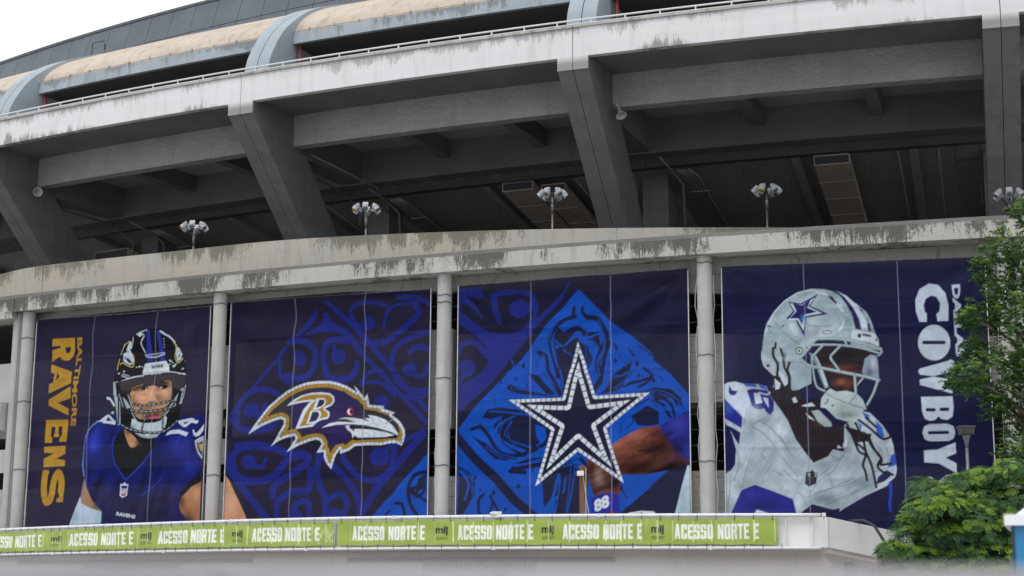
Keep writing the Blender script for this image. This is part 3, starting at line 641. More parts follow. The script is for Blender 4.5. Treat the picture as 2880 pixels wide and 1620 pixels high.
['P','2d2258',[266,649,337,727,434,734,503,721,558,675,559,637,478,625,452,607,539,589,540,551,508,533,454,525,437,550,412,572,342,572,331,587,291,594,289,638],0.0,100,0],
['P','211f2a',[507,595,539,597,641,581,720,552,718,543,549,541,535,546],0.0,100,0],
['P','2a2733',[572,655,626,646,679,627,719,592,728,561,693,593,640,624,594,635],0.0,100,0],
['I','d3dce8',[261,679,287,699,323,715,365,722,407,722,443,717,460,704,461,687,450,673,421,662,440,649,441,634,435,624,410,621,391,612,375,598,302,592,318,627,331,661,352,684,366,691,319,688],0.0,100,0],
['I','a8832f',[261,679,287,699,323,715,365,722,407,722,443,717,460,704,461,687,450,673,421,662,440,649,441,634,435,624,410,621,391,612,375,598,302,592,318,627,331,661,352,684,366,691,319,688],6.8,100,0],
['S','6b5527',[326,636,349,631],1.7,100,1],
['S','6b5527',[339,660,361,662],1.7,100,1],
['P','d3dce8',[389,701,418,700,427,686,417,672,392,660,370,659],0.0,100,0],
['P','2d2850',[398,696,416,695,420,685,408,672,384,666],0.0,100,0],
['P','d3dce8',[363,658,401,656,408,640,396,614,372,607,348,608],0.0,100,0],
['P','2d2850',[370,652,394,651,399,638,388,619,359,613],0.0,100,0],
['P','d3dce8',[355,686,388,700,383,693,366,685,340,646,327,612,313,598,321,627,334,661],0.0,100,0],
['E','b8283e',[525,647,540,646,525,633],0.0,100,0],
['E','f0e8ee',[525,646,537,645,526,635],0.0,100,0],
['E','b8283e',[530,646,540,645,530,636],0.0,100,0],
['E','3a2430',[532,646,539,646,532,639],0.0,100,0],
['P','ccd3de',[476,622,506,626,538,624,576,617,606,605,584,621,609,620,596,632,629,627,666,613,699,589,720,562,722,553,694,567,641,583,587,595,533,601,506,601,474,601,412,591,443,607,479,612,547,607,511,621],0.0,100,0],
['P','ccd3de',[509,595,526,598,526,588,548,572,545,582,561,583,614,578,668,568,708,555,668,549,562,551,548,560,541,549,536,568,518,581],0.0,100,0],
['S','9aa1ad',[613,625,622,603,643,590],2.4,100,0],
['S','9aa1ad',[640,619,648,605,672,599,667,582],2.4,100,0],
['S','9aa1ad',[622,603,593,595],2.4,100,0],
['S','9aa1ad',[672,599,693,610],2.4,100,0],
['S','9aa1ad',[696,589,709,572],2.4,100,0],
['S','9aa1ad',[577,579,585,564,601,568,610,551],2.4,100,0],
['S','9aa1ad',[614,577,631,565,626,551],2.4,100,0],
['S','9aa1ad',[654,564,663,549],2.4,100,0],
['S','9aa1ad',[522,624,549,606],2.4,100,0]],[['F','1c1c38',[],0,100,0],
['P','20287c',[1,1082,90,1082,97,1033,27,1044,66,1005,104,949,60,993,15,1020,3,913],0.0,100,0],
['P','20287c',[103,1048,179,1064,266,1052,290,1027,303,985,291,944,345,988,394,1038,412,1078,418,1066,388,1009,327,948,266,880,211,818,138,733,20,632,0,639,-1,716,69,748,118,793,112,853,54,910,3,943,2,991,54,952,117,906,198,896,254,916,284,962,272,1022,229,1040,154,1035],0.0,100,0],
['E','20287c',[232,983,268,981,232,950],0.0,100,0],
['S','20287c',[135,1037,145,982,161,942],21.3,100,1],
['S','20287c',[235,983,266,975,284,1015],18.5,100,1],
['E','1c1c38',[186,950,211,948,186,926],0.0,60,0],
['S','20287c',[4,835,23,870,74,867,112,823],21.6,100,1],
['E','20287c',[37,782,71,781,37,751],0.0,100,0],
['S','20287c',[37,773,6,727],18.9,100,1],
['P','0e4cb2',[447,1041,560,920,630,870,693,813,827,660,826,593,764,517,762,417,745,395,597,275,574,249,263,252,202,320,122,402,14,538,8,568,57,631,150,721,242,805,339,929],0.0,100,0],
['P','0e4cb2',[2,527,78,455,159,367,269,268,269,252,-1,255,-4,516],0.0,100,0],
['S','191d3c',[2,539,72,464,153,390,215,320,287,262],32.7,100,0],
['S','191d3c',[442,1047,388,979,339,935],6.0,100,0],
['S','191d3c',[748,403,631,292],4.5,100,0],
['P','191d3c',[745,395,597,248,825,246,827,437],0.0,100,0],
['P','191d3c',[430,989,437,971,433,950,424,942,423,969],0.0,100,0],
['P','191d3c',[463,984,469,957,484,939,463,943,453,967],0.0,100,0],
['S','191d3c',[436,944,394,932,364,904,346,870,349,829,364,782,376,735],14.3,100,1],
['S','191d3c',[478,939,513,931,537,895,545,860,525,821,513,775,524,728,501,684],17.8,100,1],
['P','191d3c',[346,894,376,910,394,891,424,907,448,912,478,887,519,885,525,826,501,856,477,863,448,888,418,872,388,833,364,852],0.0,100,0],
['P','191d3c',[364,834,412,855,442,871,483,834,501,799,483,765,460,806,424,721,394,676,376,758],0.0,100,0],
['S','0e4cb2',[358,870,394,844,442,889,472,867,519,879],7.2,100,1],
['S','0e4cb2',[364,811,388,734,394,699],6.0,100,1],
['S','0e4cb2',[483,828,501,787,489,753],7.1,100,1],
['S','191d3c',[303,825,328,807,337,760,364,712,382,677],17.0,100,1],
['P','191d3c',[261,757,304,744,328,714,364,677,340,672,304,709],0.0,100,0],
['P','191d3c',[200,719,243,700,304,685,376,668,243,682,206,689,187,705],0.0,100,0],
['P','191d3c',[212,730,227,744,224,730],0.0,100,0],
['S','191d3c',[554,848,542,808,530,751,524,706],12.9,100,1],
['S','191d3c',[572,841,583,824],8.2,100,1],
['S','191d3c',[624,822,641,798],5.8,100,1],
['P','191d3c',[571,738,600,760,635,778,617,719,588,680,524,671,559,704],0.0,100,0],
['S','191d3c',[565,681,623,702,686,716,704,727],10.4,100,1],
['S','191d3c',[675,756,704,721,657,689],8.0,100,1],
['S','191d3c',[710,783,744,754],6.8,100,1],
['P','191d3c',[663,672,715,687,766,679,799,650,807,616,782,628,771,651,714,642,703,670,663,655],0.0,100,0],
['S','191d3c',[703,642,737,629,764,584],10.2,100,1],
['S','191d3c',[731,652,765,629,781,578],9.0,100,1],
['P','191d3c',[634,593,685,626,725,607,725,562,685,558,651,562],0.0,100,0],
['S','191d3c',[605,628,657,632,691,648],5.8,100,1],
['P','191d3c',[95,606,120,634,163,639,261,623,340,580,352,545,340,506,286,478,232,474,183,504,146,540,139,581,176,609,126,599],0.0,100,0],
['S','0e4cb2',[243,618,182,591,145,558,183,516,256,485],6.7,100,1],
['S','0e4cb2',[316,558,328,529,298,501],5.4,100,1],
['P','0e4cb2',[292,576,328,563,334,529,316,506,298,530],0.0,100,0],
['S','191d3c',[89,577,121,541,158,488,201,469,256,474],13.7,100,1],
['S','191d3c',[58,566,89,577],11.2,100,1],
['P','191d3c',[55,543,109,518,158,476,201,452,146,459,96,507],0.0,100,0],
['P','191d3c',[196,412,214,440,262,456,340,466,328,432,256,422],0.0,100,0],
['S','191d3c',[202,417,256,411],14.6,100,1],
['P','191d3c',[364,425,412,447,459,457,482,428,476,355,458,250,364,251,376,334,341,312,323,290,317,392],0.0,100,0],
['S','0e4cb2',[376,402,358,335,341,290],9.4,100,1],
['P','0e4cb2',[423,447,447,452,476,423,441,418],0.0,100,0],
['S','0e4cb2',[400,390,388,317,364,261],5.9,100,1],
['P','191d3c',[9,439,47,421,73,380,67,334,37,283,18,255,6,255,11,341],0.0,100,0],
['S','0e4cb2',[16,422,48,380,36,323],8.8,100,1],
['S','191d3c',[93,254,86,316,104,339],11.1,100,1],
['S','191d3c',[123,253,141,315],7.3,100,1],
['S','191d3c',[129,333,166,269],8.6,100,1],
['P','191d3c',[364,312,394,340,423,328,470,250,359,251],0.0,100,0],
['E','191d3c',[73,397,78,397,73,389],0.0,100,0],
['E','191d3c',[92,356,95,356,92,351],0.0,100,0],
['E','191d3c',[141,344,147,344,141,335],0.0,100,0],
['E','191d3c',[248,781,254,781,249,772],0.0,100,0],
['E','191d3c',[382,810,387,810,382,802],0.0,100,0],
['E','191d3c',[483,788,488,788,483,779],0.0,100,0],
['E','191d3c',[577,784,582,783,577,776],0.0,100,0],
['E','191d3c',[652,769,658,769,652,760],0.0,100,0],
['E','191d3c',[232,365,238,365,232,357],0.0,100,0],
['E','191d3c',[329,352,333,352,329,344],0.0,100,0],
['E','191d3c',[709,710,714,709,709,702],0.0,100,0],
['E','191d3c',[184,286,189,286,184,279],0.0,100,0],
['E','191d3c',[658,729,662,728,658,721],0.0,100,0],
['E','191d3c',[592,353,599,353,592,342],0.0,100,0],
['H','191d3c',[659,831,710,789],5.2,13.8,8.1],
['H','191d3c',[710,789,761,736],5.1,13.7,8.0],
['H','191d3c',[202,326,245,280],5.4,14.5,8.5],
['H','191d3c',[150,745,125,716],5.6,14.9,8.7],
['H','191d3c',[578,910,636,867],5.3,14.0,8.2],
['H','191d3c',[597,342,614,320],5.1,13.7,8.0],
['S','0e4cb2',[359,906,345,869,357,813,373,767],3.0,100,1],
['S','0e4cb2',[370,901,351,863,360,807,379,761],2.9,100,1],
['S','191d3c',[372,895,360,852,370,804,378,759],3.9,100,1],
['S','0e4cb2',[513,929,533,888,535,828,513,789,523,734],3.9,100,1],
['S','0e4cb2',[522,920,538,877,535,830,516,778,519,734],4.4,100,1],
['S','191d3c',[522,915,543,874,543,823,522,778,529,726],3.5,100,1],
['S','0e4cb2',[318,821,331,756,360,711],3.3,100,1],
['S','0e4cb2',[324,812,333,756,366,701],3.0,100,1],
['S','191d3c',[327,806,344,748,377,699],2.5,100,1],
['S','0e4cb2',[223,703,291,687,365,669],3.2,100,1],
['S','0e4cb2',[220,702,293,688,374,669],3.2,100,1],
['S','191d3c',[226,698,304,682,373,665],2.5,100,1],
['S','0e4cb2',[564,736,595,730,620,746],4.6,100,1],
['S','0e4cb2',[566,727,603,715,625,742],2.7,100,1],
['S','191d3c',[574,720,610,717,633,740],3.7,100,1],
['S','0e4cb2',[672,673,729,675,777,653,796,625],3.2,100,1],
['S','0e4cb2',[683,675,726,666,788,640,803,613],2.8,100,1],
['S','191d3c',[686,665,735,667,790,638,810,610],3.4,100,1],
['S','0e4cb2',[122,625,183,623,274,604,342,565],3.3,100,1],
['S','0e4cb2',[131,627,193,616,281,605,350,561],4.8,100,1],
['S','191d3c',[132,621,190,615,284,594,353,554],4.3,100,1],
['S','0e4cb2',[113,517,163,480,217,463],2.5,100,1],
['S','0e4cb2',[115,503,161,469,217,457],4.6,100,1],
['S','191d3c',[119,502,166,469,225,456],3.9,100,1],
['S','0e4cb2',[209,438,261,442,329,460],4.5,100,1],
['S','0e4cb2',[217,433,268,441,337,451],4.5,100,1],
['S','191d3c',[218,422,270,437,339,442],2.8,100,1],
['S','0e4cb2',[21,424,57,391,62,343],3.8,100,1],
['S','0e4cb2',[32,423,63,384,67,338],3.3,100,1],
['S','191d3c',[33,418,65,374,70,333],2.8,100,1],
['S','0e4cb2',[388,436,438,441,466,403],3.1,100,1],
['S','0e4cb2',[392,428,446,434,477,394],4.4,100,1],
['S','191d3c',[401,426,448,432,482,389],2.9,100,1],
['S','0e4cb2',[381,395,373,325,360,265],3.8,100,1],
['S','0e4cb2',[384,383,372,314,363,256],2.6,100,1],
['S','191d3c',[393,383,380,311,367,251],3.0,100,1],
['S','0e4cb2',[421,434,412,357,403,275],3.1,100,1],
['S','0e4cb2',[434,428,424,357,406,268],4.2,100,1],
['S','191d3c',[436,422,428,351,411,268],3.7,100,1],
['S','0e4cb2',[707,677,691,664,718,628,752,615],4.2,100,1],
['S','0e4cb2',[715,671,701,661,718,622,756,608],3.0,100,1],
['S','191d3c',[717,671,702,654,723,618,764,604],2.3,100,1],
['S','0e4cb2',[393,833,428,801,410,738],2.6,100,1],
['S','0e4cb2',[390,829,433,794,413,731],3.0,100,1],
['S','191d3c',[401,830,436,791,422,720],2.9,100,1],
['S','0e4cb2',[448,863,473,822,463,770],3.0,100,1],
['S','0e4cb2',[458,856,487,809,473,758],2.5,100,1],
['S','191d3c',[460,847,488,806,477,755],4.1,100,1],
['S','0e4cb2',[573,689,629,723,666,719],3.5,100,1],
['S','0e4cb2',[581,685,638,715,673,718],2.9,100,1],
['S','191d3c',[589,685,641,710,677,711],2.4,100,1],
['S','0e4cb2',[167,597,151,549,179,507,249,483],4.5,100,1],
['S','0e4cb2',[180,593,161,543,189,509,251,476],4.7,100,1],
['S','191d3c',[181,585,163,544,194,501,256,474],3.0,100,1],
['S','0e4cb2',[205,589,181,547,218,517,278,500],3.2,100,1],
['S','0e4cb2',[207,585,193,547,214,513,280,496],4.1,100,1],
['S','191d3c',[209,582,190,539,226,509,282,489],3.5,100,1],
['S','191d3c',[633,590,637,572,614,553],3.6,100,1],
['S','191d3c',[112,629,125,607,126,602],2.8,100,1],
['S','191d3c',[351,537,365,515,366,510],2.8,100,1],
['S','0e4cb2',[546,412,536,406,561,368],2.7,100,1],
['S','191d3c',[277,439,287,427,282,415],3.3,100,1],
['S','191d3c',[431,916,444,906,442,895],2.5,100,1],
['S','191d3c',[674,595,672,570,660,572],2.5,100,1],
['S','191d3c',[726,725,737,718,739,703],3.2,100,1],
['S','191d3c',[597,807,591,795,616,771],1.8,100,1],
['S','0e4cb2',[205,803,211,776,186,759],4.2,100,1],
['S','0e4cb2',[555,490,546,481,554,457],2.0,100,1],
['S','0e4cb2',[450,693,458,686,436,670],3.7,100,1],
['S','191d3c',[251,560,246,547,260,515],3.3,100,1],
['S','0e4cb2',[218,712,204,703,232,673],2.4,100,1],
['S','191d3c',[704,596,710,582,689,569],2.4,100,1],
['S','191d3c',[400,699,386,678,410,670],2.1,100,1],
['S','191d3c',[166,750,166,724,168,727],4.1,100,1],
['S','191d3c',[498,535,484,521,510,514],3.4,100,1],
['S','191d3c',[282,651,272,639,290,618],3.3,100,1],
['S','191d3c',[263,719,259,696,251,688],3.1,100,1],
['S','0e4cb2',[487,898,475,874,499,863],3.8,100,1],
['S','191d3c',[452,759,463,748,451,733],2.9,100,1],
['S','191d3c',[673,733,674,710,687,713],1.7,100,1],
['S','191d3c',[380,885,373,862,399,842],4.0,100,1],
['S','191d3c',[286,596,291,577,292,564],2.0,100,1],
['S','191d3c',[455,478,445,470,466,452],2.8,100,1],
['S','191d3c',[318,755,322,748,337,733],2.1,100,1],
['S','191d3c',[596,568,592,548,596,536],2.4,100,1],
['S','191d3c',[257,526,262,509,261,492],3.0,100,1],
['S','0e4cb2',[542,453,537,441,534,427],2.8,100,1],
['S','191d3c',[302,802,298,783,294,759],2.5,100,1],
['S','0e4cb2',[616,709,604,684,597,692],2.1,100,1],
['S','191d3c',[524,563,537,550,513,534],2.3,100,1],
['S','191d3c',[574,735,562,729,554,691],3.6,100,1],
['S','191d3c',[381,449,376,436,388,432],4.1,100,1],
['S','191d3c',[334,435,347,421,344,407],3.0,100,1],
['S','191d3c',[147,688,141,680,146,649],1.9,100,1],
['S','0e4cb2',[304,495,316,487,322,452],2.7,100,1],
['S','0e4cb2',[560,641,562,623,577,615],3.8,100,1],
['S','0e4cb2',[665,512,656,497,680,484],2.2,100,1],
['S','0e4cb2',[372,659,383,653,381,620],2.1,100,1],
['S','191d3c',[404,445,400,434,413,412],2.1,100,1],
['S','0e4cb2',[598,409,605,396,598,371],3.8,100,1],
['S','191d3c',[579,488,570,470,566,471],3.2,100,1],
['P','5b3229',[476,445,506,467,558,494,599,521,662,553,730,557,786,533,829,548,827,432,768,411,683,396,626,397,589,398,589,331,557,326,499,327,482,378],0.0,100,0],
['M','000000',[476,445,506,467,558,494,599,521,662,553,730,557,787,589,830,610,827,432,768,411,683,396,626,397,589,398,589,331,557,326,499,327,482,378],0.0,100,0],
['P','262b80',[727,557,787,589,830,610,827,432,763,494,741,523],0.0,100,0],
['G','151745',[791,472,825,471,790,427],0.0,80,0],
['G','3843b0',[787,561,820,560,786,527],0.0,60,0],
['G','2a1516',[644,419,734,417,643,386],0.0,90,0],
['G','2a1516',[707,474,752,472,706,454],0.0,75,0],
['G','8a5344',[645,526,707,524,644,503],0.0,60,0],
['G','8a5344',[575,494,621,492,575,466],0.0,50,0],
['G','2b1517',[494,417,511,416,494,355],0.0,70,0],
['G','9a8078',[517,388,537,388,517,343],0.0,70,0],
['G','1c1018',[569,370,598,370,569,320],0.0,90,0],
['G','3a2020',[741,495,775,494,740,456],0.0,70,0],
['G','1c1420',[768,428,835,426,768,406],0.0,90,0],
['X','000000',[476,445,506,467,558,494,599,521,662,553,730,557,786,533,829,548,827,432,768,411,683,396,626,397,589,398,589,331,557,326,499,327,482,378],104.9,70,20],
['S','2a1a1c',[656,475,746,484],8.0,70,1],
['S','2a1a1c',[701,502,709,451],7.9,70,1],
['M','000000',[],0,100,0],
['P','24289a',[491,316,511,332,557,337,586,326,591,259,557,265,516,262,490,277],0.0,100,0],
['T','d8dde6',[504,272,554,292,499,312],6,100,'88'],
['P','5a2d28',[528,260,557,279,585,270,591,248,528,249],0.0,100,0],
['P','d8dadd',[591,253,620,270,660,276,699,274,721,258,654,248,597,248],0.0,100,0],
['P','6c1d2a',[602,248,631,267,671,270,704,258,699,247],0.0,100,0],
['P','d8dadd',[659,272,705,273,718,258,682,258],0.0,100,0],
['M','000000',[819,424,827,421,825,246,770,247,780,284,795,344],0.0,100,0],
['P','b8ccda',[819,424,827,421,825,246,770,247,780,284,795,344],0.0,100,0],
['G','8aa8b4',[800,284,816,284,799,235],0.0,50,0],
['M','000000',[],0,100,0],
['P','1c1c38',[445,856,508,665,696,670,544,554,602,369,446,479,293,363,351,554,195,664,391,664],0.0,100,0],
['I','d5dce6',[445,856,508,665,696,670,544,554,602,369,446,479,293,363,351,554,195,664,391,664],0.0,100,0],
['I','1c1c38',[445,856,508,665,696,670,544,554,602,369,446,479,293,363,351,554,195,664,391,664],10.7,100,0],
['K','33354a',[445,856,508,665,696,670,544,554,602,369,446,479,293,363,351,554,195,664,391,664],4.2,18.4,11.9],
['I','d5dce6',[445,787,490,635,629,647,506,563,563,421,446,523,333,420,383,564,261,644,406,635],0.0,100,0],
['I','1c1c38',[445,787,490,635,629,647,506,563,563,421,446,523,333,420,383,564,261,644,406,635],14.2,100,0],
['K','33354a',[445,787,490,635,629,647,506,563,563,421,446,523,333,420,383,564,261,644,406,635],4.7,23.7,14.2]],[['F','1a1c42',[],0,100,0],
['P','c8d4e6',[631,869,621,905,621,941,635,976,665,993,693,987,714,958,722,918,719,869,686,869,684,892,694,901,697,926,686,948,670,953,653,943,646,922,649,900,655,894,653,868],0.0,100,0],
['E','c8d4e6',[673,800,722,798,671,743],0.0,100,0],
['S','1a1c42',[642,802,702,800],11.4,100,1],
['S','c8d4e6',[721,734,721,713,631,709],19.1,100,0],
['P','c8d4e6',[720,742,720,706,664,692,712,681,722,665,722,635,624,666,624,683,670,692,625,699,625,718],0.0,100,0],
['P','c8d4e6',[626,627,722,626,723,588,719,561,704,551,687,554,676,563,667,552,650,549,635,557,628,578],0.0,100,0],
['S','1a1c42',[644,585,664,584],11.3,100,1],
['S','1a1c42',[686,585,705,585],11.2,100,1],
['P','c8d4e6',[626,513,632,532,647,539,703,539,720,531,725,511,719,492,704,485,647,485,632,492],0.0,100,0],
['S','1a1c42',[647,512,702,512],10.1,100,1],
['P','c8d4e6',[628,457,670,459,724,480,725,446,692,433,724,414,724,383,671,415,628,419],0.0,100,0],
['S','c8d4e6',[642,361,635,330,646,305,667,324,683,354,701,366,715,348,713,305],23.6,100,1],
['T','c8d4e6',[735,984,738,754,759,984],5,100,'DALLAS'],
['P','aebcc8',[-2,683,16,694,40,696,64,689,111,686,141,678,157,640,182,605,208,564,232,502,258,462,286,424,322,440,349,466,384,456,383,539,440,587,468,580,505,539,529,499,537,469,538,443,543,410,537,377,511,345,446,316,375,275,362,265,365,278,343,273,279,291,246,266,241,253,1,255,2,390,35,423,39,473,27,521,0,570],0.0,100,0],
['M','000000',[-2,683,16,694,40,696,64,689,111,686,141,678,157,640,182,605,208,564,232,502,258,462,286,424,322,440,349,466,384,456,383,539,440,587,468,580,505,539,529,499,537,469,538,443,543,410,537,377,511,345,446,316,375,275,362,265,365,278,343,273,279,291,246,266,241,253,1,255,2,390,35,423,39,473,27,521,0,570],0.0,100,0],
['P','2a2f92',[1,645,32,610,63,581,59,541,31,558,1,578],0.0,100,0],
['G','4468c8',[15,610,35,609,14,586],0.0,60,0],
['P','1c1e4e',[0,559,34,541,55,527,49,487,36,507,22,535,36,467,35,423,21,403,2,395],0.0,100,0],
['P','c8d4e6',[-2,683,16,694,40,696,64,689,80,670,89,625,75,574,60,581,32,613,1,645],0.0,100,0],
['P','2b2a7a',[21,687,29,668,48,664,39,651,26,651,18,661],0.0,100,0],
['P','3a62c0',[65,690,107,686,112,675,77,680],0.0,100,0],
['P','3a62c0',[114,685,137,680,147,664,124,671],0.0,100,0],
['P','322f86',[78,666,97,671,144,664,152,647,165,626,164,595,153,581,139,593,132,606,122,601,102,604,92,618,86,642],0.0,100,0],
['P','c8d4e6',[100,657,120,655,128,622,106,620],0.0,100,0],
['P','c8d4e6',[129,641,146,638,149,606,139,620],0.0,100,0],
['S','c8d4e6',[117,658,143,650,152,657],4.0,100,1],
['G','8299a4',[135,566,165,565,134,545],0.0,60,0],
['G','d3dce6',[105,580,125,579,104,539],0.0,60,0],
['G','d0dae4',[180,531,210,530,179,484],0.0,55,0],
['G','8fa3ac',[206,496,226,496,205,456],0.0,50,0],
['G','8a9ea8',[94,519,110,519,93,479],0.0,55,0],
['G','8ea2ac',[166,464,185,463,165,427],0.0,55,0],
['G','8fa3ae',[225,449,261,448,224,429],0.0,50,0],
['G','c9d4e2',[20,339,40,338,19,285],0.0,60,0],
['G','99adb8',[85,438,105,438,84,385],0.0,50,0],
['G','a0b2be',[134,387,177,386,133,360],0.0,50,0],
['G','788c94',[321,417,350,417,321,397],0.0,60,0],
['G','6f8684',[405,512,431,511,403,459],0.0,70,0],
['G','aebdc8',[369,400,414,399,368,373],0.0,50,0],
['G','6d8786',[432,356,502,355,431,333],0.0,70,0],
['G','6c8688',[318,305,382,304,318,285],0.0,75,0],
['G','b9c6d0',[483,464,512,463,482,418],0.0,60,0],
['G','d6deea',[528,482,538,482,527,443],0.0,60,0],
['G','95a8ae',[418,425,444,425,417,386],0.0,50,0],
['G','7f98a0',[259,286,279,286,259,266],0.0,60,0],
['G','c5d2e0',[234,303,250,302,233,263],0.0,50,0],
['G','c0ccd8',[278,385,301,384,277,345],0.0,50,0],
['S','74898f',[62,534,103,489,152,427,222,349,263,315],3.0,80,1],
['S','d5dee8',[60,536,101,491,150,429,220,351,262,317],1.7,80,1],
['S','74898f',[100,489,75,422,61,372,58,345],3.0,80,1],
['S','d5dee8',[98,491,73,424,59,374,56,347],1.7,80,1],
['S','74898f',[151,420,124,384,117,357],3.0,80,1],
['S','d5dee8',[149,422,122,386,115,359],1.7,80,1],
['S','74898f',[263,314,332,338,384,352,449,382,513,404],2.9,80,1],
['S','d5dee8',[261,316,330,340,382,354,447,384,511,406],1.6,80,1],
['S','74898f',[263,315,304,368,347,400,387,459],2.9,80,1],
['S','d5dee8',[262,317,302,370,345,402,385,461],1.6,80,1],
['S','74898f',[217,429,251,462],2.9,80,1],
['S','d5dee8',[216,431,249,464],1.6,80,1],
['S','5d7278',[79,608,73,581,66,551],3.0,65,1],
['S','5d7278',[94,546,134,518,166,477],3.0,65,1],
['S','5d7278',[115,566,154,538,193,490],3.0,65,1],
['S','5d7278',[42,466,48,422,30,372],3.0,65,1],
['S','5d7278',[180,517,205,470,224,442],3.0,65,1],
['S','5d7278',[281,368,307,384,337,410],2.9,65,1],
['S','5d7278',[354,426,380,446,398,485],2.9,65,1],
['S','5d7278',[478,483,496,463,501,434],2.9,65,1],
['S','5d7278',[286,325,352,347,416,373],2.9,65,1],
['S','5d7278',[318,288,366,308,422,336],2.9,65,1],
['S','5d7278',[382,307,425,333,473,355],2.9,65,1],
['S','5d7278',[191,403,216,376,242,355],3.0,65,1],
['S','5d7278',[21,386,16,339,8,272],3.0,65,1],
['S','5d7278',[515,463,520,437,513,414],2.8,65,1],
['S','5d7278',[128,573,111,560,91,553],3.0,65,1],
['S','5d7278',[179,457,207,416,236,379],3.0,65,1],
['S','5d7278',[119,458,142,427],3.0,65,1],
['S','5d7278',[158,404,187,383],3.0,65,1],
['S','5d7278',[234,329,257,309],2.9,65,1],
['S','5d7278',[333,374,345,347],2.9,65,1],
['S','5d7278',[339,450,364,433],2.9,65,1],
['X','000000',[-2,683,16,694,40,696,64,689,111,686,141,678,157,640,182,605,208,564,232,502,258,462,286,424,322,440,349,466,384,456,383,539,440,587,468,580,505,539,529,499,537,469,538,443,543,410,537,377,511,345,446,316,375,275,362,265,365,278,343,273,279,291,246,266,241,253,1,255,2,390,35,423,39,473,27,521,0,570],88.4,12,55],
['X','000000',[-2,683,16,694,40,696,64,689,111,686,141,678,157,640,182,605,208,564,232,502,258,462,286,424,322,440,349,466,384,456,383,539,440,587,468,580,505,539,529,499,537,469,538,443,543,410,537,377,511,345,446,316,375,275,362,265,365,278,343,273,279,291,246,266,241,253,1,255,2,390,35,423,39,473,27,521,0,570],176.9,13,-40],
['P','24288a',[97,356,149,337,218,308,228,266,224,253,147,254,151,259,98,254,15,255,53,338],0.0,100,0],
['G','171a58',[128,287,194,287,128,261],0.0,70,0],
['G','3340b4',[83,328,103,328,83,314],0.0,60,0],
['P','c8d4e6',[102,276,152,259,151,254,90,254],0.0,100,0],
['P','1a1c42',[241,253,249,269,279,291,317,280,343,273,365,276,362,265,414,294,446,316,511,345,520,351,521,280,506,219,443,219,333,254],0.0,100,0],
['S','2a49c8',[522,358,523,325,518,290,520,267],8.2,100,1],
['G','1f3ab8',[488,235,526,234,487,215],0.0,80,0],
['P','232558',[479,352,486,375,513,397,528,387,524,377,505,361],0.0,100,0],
['S','c8d4e6',[541,403,534,374,505,355,479,336],5.0,100,1],
['P','3558b8',[527,443,540,449,542,413,516,404],0.0,100,0],
['P','3a62c4',[443,584,465,573,467,553,452,564],0.0,100,0],
['P','3a62c4',[486,553,505,532,510,499,485,506],0.0,100,0],
['P','3a62c4',[429,551,441,541,437,524],0.0,100,0],
['M','000000',[],0,100,0],
['P','2c262c',[161,694,231,692,275,602,312,541,386,539,384,459,349,466,332,443,286,424,258,462,232,502,208,564,182,605,160,640],0.0,100,0],
['G','4a2c28',[299,544,319,544,299,524],0.0,60,0],
['S','17131a',[184,666,196,618,208,570],2.3,70,1],
['S','3a3034',[192,660,205,611,216,564],2.3,70,1],
['S','17131a',[201,655,214,604,225,558],2.3,70,1],
['S','3a3034',[209,649,223,597,233,551],2.3,70,1],
['S','17131a',[218,643,232,590,242,545],2.3,70,1],
['S','3a3034',[226,637,241,583,250,539],2.3,70,1],
['S','17131a',[235,632,250,576,258,533],2.3,70,1],
['S','3a3034',[243,626,259,569,267,526],2.3,70,1],
['S','17131a',[251,620,268,562,275,520],2.3,70,1],
['S','3a3034',[260,615,277,555,283,514],2.3,70,1],
['S','17131a',[268,609,286,548,292,508],2.3,70,1],
['S','3a3034',[277,603,295,541,300,501],2.3,70,1],
['S','17131a',[285,598,304,534,308,495],2.3,70,1],
['S','3a3034',[293,592,313,527,316,489],2.3,70,1],
['S','17131a',[302,587,322,520,325,483],2.3,70,1],
['S','3a3034',[310,581,331,513,333,477],2.3,70,1],
['P','c8d4e6',[166,694,188,683,180,666,164,673],0.0,100,0],
['P','c8d4e6',[223,634,236,637,242,623,229,620],0.0,100,0],
['P','c8d4e6',[252,608,275,619,301,608,278,600],0.0,100,0],
['P','c8d4e6',[365,479,378,469,362,469],0.0,100,0],
['P','c8d4e6',[381,482,393,499,394,475,381,469],0.0,100,0],
['P','a3b2b8',[284,592,304,598,345,553,348,540,325,539,303,558],0.0,100,0],
['G','6b7f7a',[325,550,345,550,325,540],0.0,70,0],
['P','c8d4e6',[264,586,287,568,296,558,277,568],0.0,100,0],
['S','2a2226',[396,545,414,498,429,458,448,444,440,415,447,392,451,365],7.7,100,1],
['S','2a2226',[422,548,443,497,451,454,463,424,471,391,479,342],7.7,100,1],
['S','2a2226',[453,510,471,470,495,437,485,411,500,391,531,381],7.6,100,1],
['S','2a2226',[432,558,466,530,503,496,529,502],7.7,100,1],
['S','2a2226',[420,485,445,464,457,438],7.7,100,1],
['S','2a2226',[455,564,486,533],7.7,100,1],
['S','2a2226',[459,510,477,464,498,430,494,414,526,417],7.6,100,1],
['S','2a2226',[447,511,459,491,466,510],7.7,100,1],
['P','2a2226',[383,542,453,517,465,490,420,485,405,512],0.0,100,0],
['M','000000',[134,825,140,862,149,890,170,923,205,960,249,985,295,995,335,991,374,980,406,960,438,937,467,909,482,878,492,840,502,809,504,789,434,812,311,827,290,804,237,799,227,786,259,758,288,736,287,682,247,663,227,660,214,671,188,685,165,713,136,742,130,770],0.0,100,0],
